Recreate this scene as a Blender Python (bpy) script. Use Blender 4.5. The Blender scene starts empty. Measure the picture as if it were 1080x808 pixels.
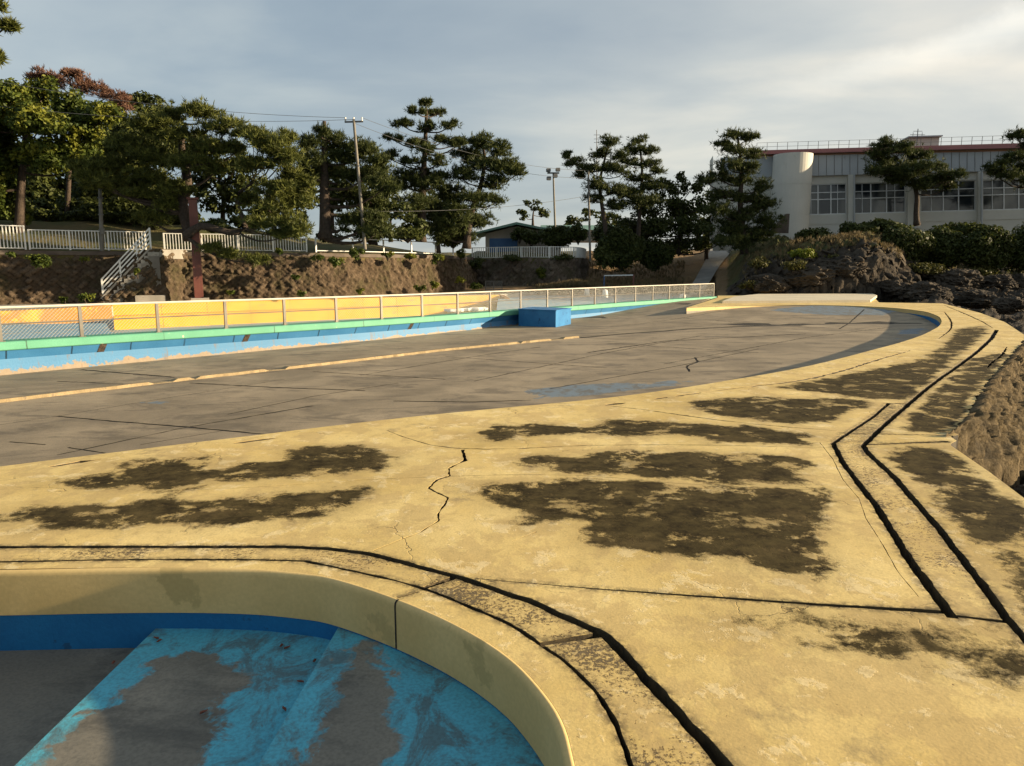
import bpy, bmesh, math, random
import numpy as np
from mathutils import Vector, geometry, noise
random.seed(7); RNG = np.random.default_rng(11)
S = bpy.context.scene
COL = S.collection
R = math.radians

# ---------------------------------------------------------------- camera, sky, sun, exposure
H = 1.7
F = 760.0; HOR = 284.0
TILT = math.atan((404 - HOR) / F)
cam = bpy.data.cameras.new('camera'); cam_o = bpy.data.objects.new('camera', cam); COL.objects.link(cam_o)
cam.lens = F / 1080 * 36; cam.sensor_width = 36; cam.clip_start = .05; cam.clip_end = 6000
cam_o.location = (0, 0, H); cam_o.rotation_euler = (math.pi / 2 - TILT, 0, 0); S.camera = cam_o

SUN_AZ = 1.0      # degrees from +X towards +Y
SUN_EL = 11.5
w = bpy.data.worlds.new('World'); S.world = w; w.use_nodes = True
nt = w.node_tree; N = nt.nodes; L = nt.links
bg = N['Background']; bg.inputs[1].default_value = .1
sky = N.new('ShaderNodeTexSky'); sky.sky_type = 'NISHITA'; sky.sun_disc = False
sky.sun_elevation = R(SUN_EL); sky.sun_rotation = R(90 - SUN_AZ); sky.air_density = 1.0; sky.dust_density = 1.5
tc = N.new('ShaderNodeTexCoord')
sep = N.new('ShaderNodeSeparateXYZ'); L.new(tc.outputs['Generated'], sep.inputs[0])
# clouds live on a plane overhead: direction / (z + k)
zk = N.new('ShaderNodeMath'); zk.operation = 'ADD'; zk.inputs[1].default_value = .16; L.new(sep.outputs[2], zk.inputs[0])
dv = N.new('ShaderNodeVectorMath'); dv.operation = 'DIVIDE'; L.new(tc.outputs['Generated'], dv.inputs[0])
cb = N.new('ShaderNodeCombineXYZ'); [L.new(zk.outputs[0], cb.inputs[i]) for i in range(3)]; L.new(cb.outputs[0], dv.inputs[1])
mp = N.new('ShaderNodeMapping'); mp.inputs['Rotation'].default_value = (0, 0, R(32)); mp.inputs['Scale'].default_value = (.75, 1.05, .4)
mp.inputs['Location'].default_value = (3.1, 1.3, 0)
L.new(dv.outputs[0], mp.inputs[0])
cn = N.new('ShaderNodeTexNoise'); cn.inputs['Scale'].default_value = 1.25; cn.inputs['Detail'].default_value = 7; cn.inputs['Roughness'].default_value = .5; cn.inputs['Distortion'].default_value = .25
L.new(mp.outputs[0], cn.inputs['Vector'])
# grey-blue cloud colour lightening towards the sun side
dot = N.new('ShaderNodeVectorMath'); dot.operation = 'DOT_PRODUCT'; L.new(tc.outputs['Generated'], dot.inputs[0])
dot.inputs[1].default_value = (math.cos(R(SUN_AZ)), math.sin(R(SUN_AZ)), -.55)
mr = N.new('ShaderNodeMapRange'); mr.inputs[1].default_value = -.75; mr.inputs[2].default_value = .75; L.new(dot.outputs['Value'], mr.inputs[0])
rs = N.new('ShaderNodeValToRGB'); L.new(mr.outputs[0], rs.inputs[0])
e = rs.color_ramp.elements
e[0].position = .0; e[0].color = (1.36, 1.68, 1.98, 1)
e[1].position = 1; e[1].color = (3.3, 3.1, 2.75, 1)
a = e.new(.25); a.color = (1.42, 1.72, 1.96, 1)
a = e.new(.45); a.color = (1.8, 2.02, 2.14, 1)
a = e.new(.66); a.color = (2.7, 2.72, 2.55, 1)
# cloud light/dark variation
cr = N.new('ShaderNodeValToRGB'); L.new(cn.outputs[0], cr.inputs[0])
e = cr.color_ramp.elements
e[0].position = .33; e[0].color = (.76, .80, .86, 1); e[1].position = .70; e[1].color = (1.42, 1.3, 1.16, 1)
a = e.new(.5); a.color = (.98, .98, .98, 1)
mul = N.new('ShaderNodeMixRGB'); mul.blend_type = 'MULTIPLY'; mul.inputs[0].default_value = 1
L.new(rs.outputs[0], mul.inputs[1]); L.new(cr.outputs[0], mul.inputs[2])
wd_ = N.new('ShaderNodeVectorMath'); wd_.operation = 'DOT_PRODUCT'; L.new(tc.outputs['Generated'], wd_.inputs[0])
_t = lambda px, py: Vector(((px - 540) / F, math.cos(TILT) - (py - 404) / F * math.sin(TILT), -math.sin(TILT) - (py - 404) / F * math.cos(TILT)))
wd_.inputs[1].default_value = _t(820, 96).cross(_t(1090, 16)).normalized()
wn = N.new('ShaderNodeTexNoise'); wn.inputs['Scale'].default_value = 5; wn.inputs['Detail'].default_value = 8; wn.inputs['Roughness'].default_value = .6; L.new(tc.outputs['Generated'], wn.inputs['Vector'])
wa = N.new('ShaderNodeMath'); wa.operation = 'MULTIPLY_ADD'; L.new(wn.outputs[0], wa.inputs[0]); wa.inputs[1].default_value = .075; L.new(wd_.outputs['Value'], wa.inputs[2])
wb = N.new('ShaderNodeMapRange'); wb.interpolation_type = 'SMOOTHSTEP'; L.new(wa.outputs[0], wb.inputs[0]); wb.inputs[1].default_value = .018; wb.inputs[2].default_value = .038
wc = N.new('ShaderNodeMapRange'); wc.interpolation_type = 'SMOOTHSTEP'; L.new(wa.outputs[0], wc.inputs[0]); wc.inputs[1].default_value = .066; wc.inputs[2].default_value = .038
wx = N.new('ShaderNodeMapRange'); wx.interpolation_type = 'SMOOTHSTEP'; L.new(sep.outputs[0], wx.inputs[0]); wx.inputs[1].default_value = .25; wx.inputs[2].default_value = .55
wm = N.new('ShaderNodeMath'); wm.operation = 'MULTIPLY'; L.new(wb.outputs[0], wm.inputs[0]); L.new(wc.outputs[0], wm.inputs[1])
wq = N.new('ShaderNodeMath'); wq.operation = 'MULTIPLY'; L.new(wm.outputs[0], wq.inputs[0]); L.new(wx.outputs[0], wq.inputs[1])
wr = N.new('ShaderNodeMath'); wr.operation = 'MULTIPLY'; L.new(wq.outputs[0], wr.inputs[0]); L.new(wn.outputs[0], wr.inputs[1])
wk = N.new('ShaderNodeMixRGB'); wk.blend_type = 'ADD'; L.new(wr.outputs[0], wk.inputs[0]); L.new(mul.outputs[0], wk.inputs[1]); wk.inputs[2].default_value = (1.9, 1.75, 1.45, 1)
cm = N.new('ShaderNodeMixRGB'); cm.inputs[0].default_value = .86
L.new(sky.outputs[0], cm.inputs[1]); L.new(wk.outputs[0], cm.inputs[2]); L.new(cm.outputs[0], bg.inputs[0])

sun = bpy.data.lights.new('sun', 'SUN'); so = bpy.data.objects.new('sun', sun); COL.objects.link(so)
sun.energy = 5; sun.angle = R(.6); sun.color = (1, .80, .53)
sd = Vector((math.cos(R(SUN_EL)) * math.cos(R(SUN_AZ)), math.cos(R(SUN_EL)) * math.sin(R(SUN_AZ)), math.sin(R(SUN_EL))))
so.rotation_euler = (-sd).to_track_quat('-Z', 'Y').to_euler(); so.location = (30, 10, 20)
S.view_settings.view_transform = 'Standard'; S.view_settings.look = 'None'; S.view_settings.gamma = 1
S.view_settings.exposure = 1.32
S.cycles.max_bounces = 5; S.cycles.transparent_max_bounces = 6

# ---------------------------------------------------------------- measuring helpers
ct, st = math.cos(TILT), math.sin(TILT)
def ray(px, py):
    u = (px - 540) / F; v = -(py - 404) / F
    return np.array([u, ct + v * st, -st + v * ct])
def P(px, py, z=0.0):
    d = ray(px, py); t = (z - H) / d[2]
    return np.array([d[0] * t, d[1] * t, z])
def PD(px, py, D):
    d = ray(px, py); t = D / d[1]
    return np.array([d[0] * t, D, H + d[2] * t])
def PW(px, py, A, B):                                 # vertical plane through A,B (plan)
    d = ray(px, py); nx, ny = (B[1] - A[1]), -(B[0] - A[0])
    t = (nx * A[0] + ny * A[1]) / (nx * d[0] + ny * d[1])
    return np.array([d[0] * t, d[1] * t, H + d[2] * t])
def floor_z(x, y=None):
    z = -.56 + .014 * x
    if y is not None: z += .35 * min(1, max(0, (y - 28) / 7)) * min(1, max(0, (x - 4) / 5))
    return z
def PF(px, py):                                       # on the tilted floor of the big pool
    d = ray(px, py); t = (-.56 - H) / (d[2] - .014 * d[0])
    return np.array([d[0] * t, d[1] * t, H + d[2] * t])
def line(fn, pts, step=.05):
    W = [fn(*p) for p in pts]; out = []
    for a, b in zip(W[:-1], W[1:]):
        n = max(1, int(np.linalg.norm(b - a) / step))
        for i in range(n): out.append(a + (b - a) * i / n)
    out.append(W[-1]); return np.array(out)
def smooth(pts, it=2):
    p = np.array(pts, float)
    for _ in range(it):
        q = [p[0]]
        for a, b in zip(p[:-1], p[1:]): q += [a * .75 + b * .25, a * .25 + b * .75]
        q.append(p[-1]); p = np.array(q)
    return p
def resample(p, step):
    p = np.array(p, float); d = np.r_[0, np.cumsum(np.linalg.norm(np.diff(p, axis=0), axis=1))]
    n = max(2, int(d[-1] / step) + 1); t = np.linspace(0, d[-1], n)
    return np.stack([np.interp(t, d, p[:, i]) for i in range(p.shape[1])], 1)
def pip(pts, poly):
    x, y = pts[:, 0], pts[:, 1]; ins = np.zeros(len(pts), bool); n = len(poly)
    for i in range(n):
        x1, y1 = poly[i][:2]; x2, y2 = poly[(i + 1) % n][:2]
        if y1 == y2: continue
        c = (y1 > y) != (y2 > y)
        ins ^= c & (x < (x2 - x1) * (y - y1) / (y2 - y1) + x1)
    return ins
def sdf(pts, poly):
    d = np.full(len(pts), 1e9); n = len(poly); q = pts[:, :2]
    for i in range(n):
        a = np.array(poly[i][:2]); b = np.array(poly[(i + 1) % n][:2]); ab = b - a
        t = np.clip(((q - a) @ ab) / max(ab @ ab, 1e-9), 0, 1)
        d = np.minimum(d, np.linalg.norm(q - a - t[:, None] * ab, axis=1))
    return np.where(pip(q, poly), d, -d)

# ---------------------------------------------------------------- object helpers
def tag(o, label=None, cat=None, group=None, kind=None):
    if label: o['label'] = label
    if cat: o['category'] = cat
    if group: o['group'] = group
    if kind: o['kind'] = kind
    return o
def thing(name, loc, label, cat, group=None):
    o = bpy.data.objects.new(name, None); COL.objects.link(o); o.location = tuple(float(v) for v in loc)
    o.empty_display_size = .2
    return tag(o, label, cat, group)
def link_mesh(name, V, Fc, mat, parent=None, smooth_=False, attrs=None, origin=None):
    V = np.asarray(V, float)
    me = bpy.data.meshes.new(name)
    off = np.array(parent.location) if parent else (np.array(origin, float) if origin is not None else np.zeros(3))
    if parent and parent.parent: off = off + np.array(parent.parent.location)
    if isinstance(Fc, np.ndarray):
        k = Fc.shape[1]; me.vertices.add(len(V)); me.vertices.foreach_set('co', (V - off).astype(np.float32).ravel())
        me.loops.add(Fc.size); me.loops.foreach_set('vertex_index', Fc.astype(np.int32).ravel())
        me.polygons.add(len(Fc)); me.polygons.foreach_set('loop_start', np.arange(0, Fc.size, k, dtype=np.int32))
        me.polygons.foreach_set('loop_total', np.full(len(Fc), k, dtype=np.int32)); me.update(calc_edges=True)
    else:
        me.from_pydata((V - off).tolist(), [], [list(f) for f in Fc]); me.update()
    me.materials.append(mat)
    if attrs:
        for k, v in attrs.items():
            at = me.attributes.new(k, 'FLOAT', 'POINT'); at.data.foreach_set('value', np.asarray(v, np.float32))
    if smooth_: me.polygons.foreach_set('use_smooth', [True] * len(me.polygons))
    o = bpy.data.objects.new(name, me); COL.objects.link(o)
    if parent: o.parent = parent
    elif origin is not None: o.location = tuple(float(v) for v in origin)
    return o
class G:
    def __init__(s): s.v = []; s.f = []
    def add(s, V, Fc):
        n = len(s.v); s.v += [tuple(float(c) for c in p) for p in V]; s.f += [tuple(i + n for i in f) for f in Fc]; return s
    def box(s, c, size, ax=(1, 0), bev=0):              # c centre, ax plan direction of local x
        a = np.array([ax[0], ax[1], 0.]); a /= np.linalg.norm(a); b = np.array([-a[1], a[0], 0.]); u = np.array([0, 0, 1.])
        hx, hy, hz = [k / 2 for k in size]; c = np.array(c, float)
        if bev:
            V = []
            for z, i in ((-hz, bev), (-hz + bev, 0), (hz - bev, 0), (hz, bev)):
                for sx, sy in ((-1, -1), (1, -1), (1, 1), (-1, 1)): V.append(c + a * sx * (hx - i) + b * sy * (hy - i) + u * z)
            Fc = [(3, 2, 1, 0), (12, 13, 14, 15)]
            for k in range(3):
                for j in range(4): Fc.append((k * 4 + j, k * 4 + (j + 1) % 4, k * 4 + 4 + (j + 1) % 4, k * 4 + 4 + j))
            return s.add(V, Fc)
        V = [c + a * sx * hx + b * sy * hy + u * sz * hz for sz in (-1, 1) for sx, sy in ((-1, -1), (1, -1), (1, 1), (-1, 1))]
        return s.add(V, [(3, 2, 1, 0), (4, 5, 6, 7), (0, 1, 5, 4), (1, 2, 6, 5), (2, 3, 7, 6), (3, 0, 4, 7)])
    def tube(s, path, rad, n=6, caps=True):
        path = np.array(path, float); m = len(path)
        if np.isscalar(rad): rad = [rad] * m
        V = []
        for i, p in enumerate(path):
            t = path[min(i + 1, m - 1)] - path[max(i - 1, 0)]; t /= (np.linalg.norm(t) + 1e-9)
            r = np.array([0, 0, 1.]) if abs(t[2]) < .9 else np.array([1., 0, 0])
            x = np.cross(t, r); x /= np.linalg.norm(x); y = np.cross(t, x)
            for k in range(n):
                q = 2 * math.pi * k / n; V.append(p + rad[i] * (x * math.cos(q) + y * math.sin(q)))
        Fc = [(i * n + k, i * n + (k + 1) % n, i * n + n + (k + 1) % n, i * n + n + k) for i in range(m - 1) for k in range(n)]
        if caps: Fc += [tuple(range(n))[::-1], tuple((m - 1) * n + k for k in range(n))]
        return s.add(V, Fc)
    def bar(s, a, b, w_, h_):                            # rectangular bar from a to b
        a = np.array(a, float); b = np.array(b, float); t = b - a; t /= np.linalg.norm(t)
        r = np.array([0, 0, 1.]) if abs(t[2]) < .9 else np.array([1., 0, 0])
        x = np.cross(t, r); x /= np.linalg.norm(x); y = np.cross(x, t)
        V = [p + x * sx * w_ / 2 + y * sy * h_ / 2 for p in (a, b) for sx, sy in ((-1, -1), (1, -1), (1, 1), (-1, 1))]
        return s.add(V, [(3, 2, 1, 0), (4, 5, 6, 7), (0, 1, 5, 4), (1, 2, 6, 5), (2, 3, 7, 6), (3, 0, 4, 7)])
    def prism(s, poly, z0, z1):
        n = len(poly); ar = sum(poly[i][0] * poly[(i + 1) % n][1] - poly[(i + 1) % n][0] * poly[i][1] for i in range(n))
        if ar < 0: poly = list(poly)[::-1]
        V = [(p[0], p[1], z0) for p in poly] + [(p[0], p[1], z1) for p in poly]
        return s.add(V, [tuple(range(n))[::-1], tuple(range(n, 2 * n))] + [(i, (i + 1) % n, n + (i + 1) % n, n + i) for i in range(n)])
    def build(s, name, mat, parent=None, sm=False, origin=None, attrs=None):
        return link_mesh(name, s.v, s.f, mat, parent, sm, attrs, origin)
def sweep(path, prof, closed=False):
    """path (n,2) plan, prof list of (offset to the left normal, z) -> grid mesh"""
    p = np.array(path)[:, :2]; n = len(p); V = []; z = np.array(path)[:, 2] if np.array(path).shape[1] > 2 else np.zeros(n)
    for i in range(n):
        t = p[min(i + 1, n - 1)] - p[max(i - 1, 0)]; t /= np.linalg.norm(t) + 1e-9; nn = np.array([-t[1], t[0]])
        for o_, zz in prof:
            q = p[i] + nn * o_; V.append((q[0], q[1], zz(p[i][0], p[i][1]) if callable(zz) else zz))
    k = len(prof)
    Fc = [(i * k + j, i * k + j + 1, (i + 1) * k + j + 1, (i + 1) * k + j) for i in range(n - 1) for j in range(k - 1)]
    return V, Fc

# ---------------------------------------------------------------- materials
def nodes(name):
    m = bpy.data.materials.new(name); m.use_nodes = True; t = m.node_tree
    b = t.nodes['Principled BSDF']; b.inputs['Specular IOR Level'].default_value = .3
    return m, t, t.nodes, t.links, b
def nz(t, vec, scale, detail=4, rough=.55, dist=0, scl=None):
    n = t.nodes.new('ShaderNodeTexNoise'); n.inputs['Scale'].default_value = scale; n.inputs['Detail'].default_value = detail
    n.inputs['Roughness'].default_value = rough; n.inputs['Distortion'].default_value = dist
    if scl:
        m = t.nodes.new('ShaderNodeMapping'); m.inputs['Scale'].default_value = scl; t.links.new(vec, m.inputs[0]); vec = m.outputs[0]
    t.links.new(vec, n.inputs['Vector']); return n.outputs[0]
def mrange(t, v, a, b, c=0, d=1):
    n = t.nodes.new('ShaderNodeMapRange'); t.links.new(v, n.inputs[0])
    for i, k in zip((1, 2, 3, 4), (a, b, c, d)): n.inputs[i].default_value = k
    return n.outputs[0]
def mth(t, op, a, b=0.0, c=None):
    n = t.nodes.new('ShaderNodeMath'); n.operation = op
    for i, k in enumerate((a, b) if c is None else (a, b, c)):
        if isinstance(k, (int, float)): n.inputs[i].default_value = k
        else: t.links.new(k, n.inputs[i])
    return n.outputs[0]
def mix(t, f, a, b, mode='MIX'):
    n = t.nodes.new('ShaderNodeMixRGB'); n.blend_type = mode
    for i, k in enumerate((f, a, b)):
        if isinstance(k, (int, float)): n.inputs[i].default_value = k
        elif isinstance(k, tuple): n.inputs[i].default_value = (*k[:3], 1)
        else: t.links.new(k, n.inputs[i])
    return n.outputs[0]
def bump(t, bsdf, h, dist=.01, strength=1):
    n = t.nodes.new('ShaderNodeBump'); n.inputs['Distance'].default_value = dist; n.inputs['Strength'].default_value = strength
    t.links.new(h, n.inputs['Height']); t.links.new(n.outputs[0], bsdf.inputs['Normal'])
def pos(t): return t.nodes.new('ShaderNodeNewGeometry').outputs['Position']
def attr(t, nm):
    a = t.nodes.new('ShaderNodeAttribute'); a.attribute_name = nm; return a.outputs['Fac']
def worn(name, c1, c2, wear=None, wear_at=.62, scale=1.5, rough=.75, bd=.004, bs=40, wscale=2.5, stretch=None, metal=0):
    m, t, n_, l, b = nodes(name); p = pos(t)
    c = mix(t, mrange(t, nz(t, p, scale, 5), .35, .65), c1, c2)
    if wear is not None:
        k = nz(t, p, wscale, 8, .65, scl=stretch)
        c = mix(t, mrange(t, k, wear_at, wear_at + .03), c, wear)
    sp = nz(t, p, 45, 3)
    c = mix(t, mrange(t, sp, .3, .7, .0, .22), c, (c1[0] * .5, c1[1] * .5, c1[2] * .5))
    l.new(c, b.inputs[0]); b.inputs['Roughness'].default_value = rough; b.inputs['Metallic'].default_value = metal
    bump(t, b, nz(t, p, bs, 4, .6), bd); return m

def deck_material():
    m, t, n_, l, b = nodes('yellow_deck_paint'); p = pos(t)
    big = nz(t, p, .8, 4, .6); fine = nz(t, p, 70, 3, .6)
    c = mix(t, mrange(t, big, .36, .64), (.60, .43, .15), (.77, .59, .25))
    # weathered layers with crisp flaked borders
    k1 = nz(t, p, 2.1, 10, .68, 0, (1, .8, 1)); c = mix(t, mrange(t, k1, .50, .535, 0, .55), c, (.50, .355, .15))
    k2 = nz(t, p, 3.4, 10, .72, .2); c = mix(t, mrange(t, k2, .56, .585, 0, .6), c, (.80, .65, .36))
    k3 = nz(t, p, 1.3, 11, .74, .3); c = mix(t, mrange(t, k3, .585, .66, 0, .75), c, (.33, .245, .12))
    c = mix(t, mrange(t, nz(t, p, 9, 8, .75), .52, .66, 0, .45), c, (.36, .26, .11))
    c = mix(t, mrange(t, fine, .38, .64, 0, .25), c, (.33, .235, .10))
    sc = nz(t, p, 1.7, 10, .7, 1.0)
    c = mix(t, mrange(t, sc, .705, .715), c, (.33, .32, .30))
    pit = nz(t, p, 27, 6, .75)
    c = mix(t, mrange(t, pit, .675, .70, 0, .9), c, (.06, .045, .03))
    # hairline crazing
    vo = n_.new('ShaderNodeTexVoronoi'); vo.feature = 'DISTANCE_TO_EDGE'; vo.inputs['Scale'].default_value = .75
    wv = n_.new('ShaderNodeVectorMath'); wv.operation = 'ADD'; nv = n_.new('ShaderNodeTexNoise'); nv.inputs['Scale'].default_value = 3; nv.inputs['Detail'].default_value = 8; l.new(p, nv.inputs['Vector'])
    sv = n_.new('ShaderNodeVectorMath'); sv.operation = 'SCALE'; sv.inputs['Scale'].default_value = .55; l.new(nv.outputs[1], sv.inputs[0])
    l.new(p, wv.inputs[0]); l.new(sv.outputs[0], wv.inputs[1]); l.new(wv.outputs[0], vo.inputs['Vector'])
    ck = mth(t, 'MULTIPLY', mrange(t, vo.outputs['Distance'], .0015, .005, 1, 0), mrange(t, nz(t, p, .9, 4), .5, .58, 0, .75))
    c = mix(t, ck, c, (.12, .085, .045))
    sa = attr(t, 'strip')
    sk = mth(t, 'MULTIPLY', mrange(t, sa, 0, .02), mrange(t, mth(t, 'ADD', nz(t, p, 42, 6, .8), mth(t, 'MULTIPLY', nz(t, p, 1.9, 4), .7)), .91, .96))
    c = mix(t, mth(t, 'MULTIPLY', mrange(t, sa, 0, .02), mrange(t, nz(t, p, 22, 6, .75), .42, .6, 0, .5)), c, (.40, .29, .13))
    c = mix(t, mth(t, 'MULTIPLY', sk, .88), c, (.085, .065, .045))
    s_ = attr(t, 'stain')
    wob = mth(t, 'MULTIPLY', mth(t, 'SUBTRACT', nz(t, p, 2.0, 11, .72, 0), .5), .80)
    f = mth(t, 'ADD', s_, wob)
    inner = nz(t, p, 2.3, 10, .74, .2)
    holes = mth(t, 'MULTIPLY', mrange(t, inner, .54, .60, 0, 1), mrange(t, s_, .0, .5, 1, .5))
    mask = mth(t, 'MULTIPLY', mrange(t, f, -.03, .05), mth(t, 'SUBTRACT', 1.0, holes))
    c = mix(t, mrange(t, f, -.22, .03, 0, .4), c, (.25, .18, .075))
    fl = mth(t, 'MULTIPLY', mrange(t, nz(t, p, 3.0, 11, .76, .2), .66, .69), mrange(t, s_, -.9, -.1, 0, .8))
    mask = mth(t, 'MAXIMUM', mask, fl)
    dk = mix(t, mrange(t, nz(t, p, 5, 9, .75), .38, .62), (.022, .016, .007), (.080, .060, .024))
    dk = mix(t, mrange(t, nz(t, p, 12, 8, .8), .55, .66, 0, .6), dk, (.15, .105, .045)); dk = mix(t, mrange(t, nz(t, p, 1.3, 6, .7), .52, .64, 0, .35), dk, (.16, .115, .05))
    c = mix(t, mask, c, dk)
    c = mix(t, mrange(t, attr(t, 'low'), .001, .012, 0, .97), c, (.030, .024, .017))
    l.new(mth(t, 'SUBTRACT', .22, mth(t, 'MULTIPLY', mask, .17)), b.inputs['Specular IOR Level'])
    g = attr(t, 'joint')
    dj = mth(t, 'MULTIPLY', mrange(t, g, 0, .05, 1, 0), mrange(t, nz(t, p, 16, 6, .75), .42, .56, 0, .85))
    c = mix(t, dj, c, (.09, .068, .035))
    l.new(c, b.inputs[0]); b.inputs['Roughness'].default_value = .75
    h = mth(t, 'ADD', mth(t, 'MULTIPLY', fine, .14), mth(t, 'MULTIPLY', nz(t, p, 7, 5, .6), .38))
    h = mth(t, 'ADD', h, mth(t, 'MULTIPLY', nz(t, p, 1.1, 2, .4), 1.3))
    h = mth(t, 'SUBTRACT', h, mth(t, 'MULTIPLY', mrange(t, pit, .66, .70), .4))
    h = mth(t, 'SUBTRACT', h, mth(t, 'MULTIPLY', mask, .3)); h = mth(t, 'SUBTRACT', h, mth(t, 'MULTIPLY', sk, .55))
    h = mth(t, 'ADD', h, mth(t, 'MULTIPLY', mrange(t, k2, .56, .585), .10)); h = mth(t, 'SUBTRACT', h, mth(t, 'MULTIPLY', ck, .5))
    bump(t, b, h, .0075)
    return m
def floor_material(name, bare1, bare2, paint, mode):
    """painted concrete: attribute 'paint' > 0 keeps the blue paint"""
    m, t, n_, l, b = nodes(name); p = pos(t)
    c = mix(t, mrange(t, nz(t, p, .5, 6, .6, .5), .38, .62), bare1, bare2)
    c = mix(t, mrange(t, nz(t, p, 1.3, 11, .74, .6, (.6, 1.3, 1)), .50, .60, 0, .65), c, (bare1[0] * .5, bare1[1] * .5, bare1[2] * .52))
    a = attr(t, 'paint')
    f = mth(t, 'ADD', a, mth(t, 'MULTIPLY', mth(t, 'SUBTRACT', nz(t, p, 6 if mode == 'small' else 1.5, 9, .68, .5), .5), .55 if mode == 'small' else 1.2))
    pm = mrange(t, f, -.02, .035, 0, .94)
    sm_ = mth(t, 'MULTIPLY', mrange(t, nz(t, p, 4, 11, .76, .6, (1, .6, 1)), .48, .58, 0, .75), pm)
    pc = mix(t, nz(t, p, 2.5, 5), paint, tuple(k * .72 for k in paint))
    c = mix(t, pm, c, pc); c = mix(t, sm_, c, (bare1[0] * .6, bare1[1] * .62, bare1[2] * .66))
    c = mix(t, mrange(t, nz(t, p, 60, 3), .4, .7, 0, .35), c, (.05, .05, .045))
    l.new(c, b.inputs[0]); b.inputs['Roughness'].default_value = .7
    bump(t, b, mth(t, 'ADD', mth(t, 'MULTIPLY', nz(t, p, 30, 4, .6), .3), mth(t, 'MULTIPLY', nz(t, p, 2, 4), 2)), .004); return m
def leaf_mat(name, c1, c2, c3=None, tr=.25):
    m, t, n_, l, b = nodes(name)
    v = attr(t, 'v'); c = mix(t, v, c1, c2)
    if c3: c = mix(t, mrange(t, nz(t, pos(t), .9, 3), .5, .62, 0, .8), c, c3)
    l.new(c, b.inputs[0]); b.inputs['Roughness'].default_value = .6
    b.inputs['Specular IOR Level'].default_value = .2
    tl = n_.new('ShaderNodeBsdfTranslucent'); l.new(c, tl.inputs[0])
    ms = n_.new('ShaderNodeMixShader'); ms.inputs[0].default_value = tr
    l.new(b.outputs[0], ms.inputs[1]); l.new(tl.outputs[0], ms.inputs[2]); l.new(ms.outputs[0], n_['Material Output'].inputs[0]); return m
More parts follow.
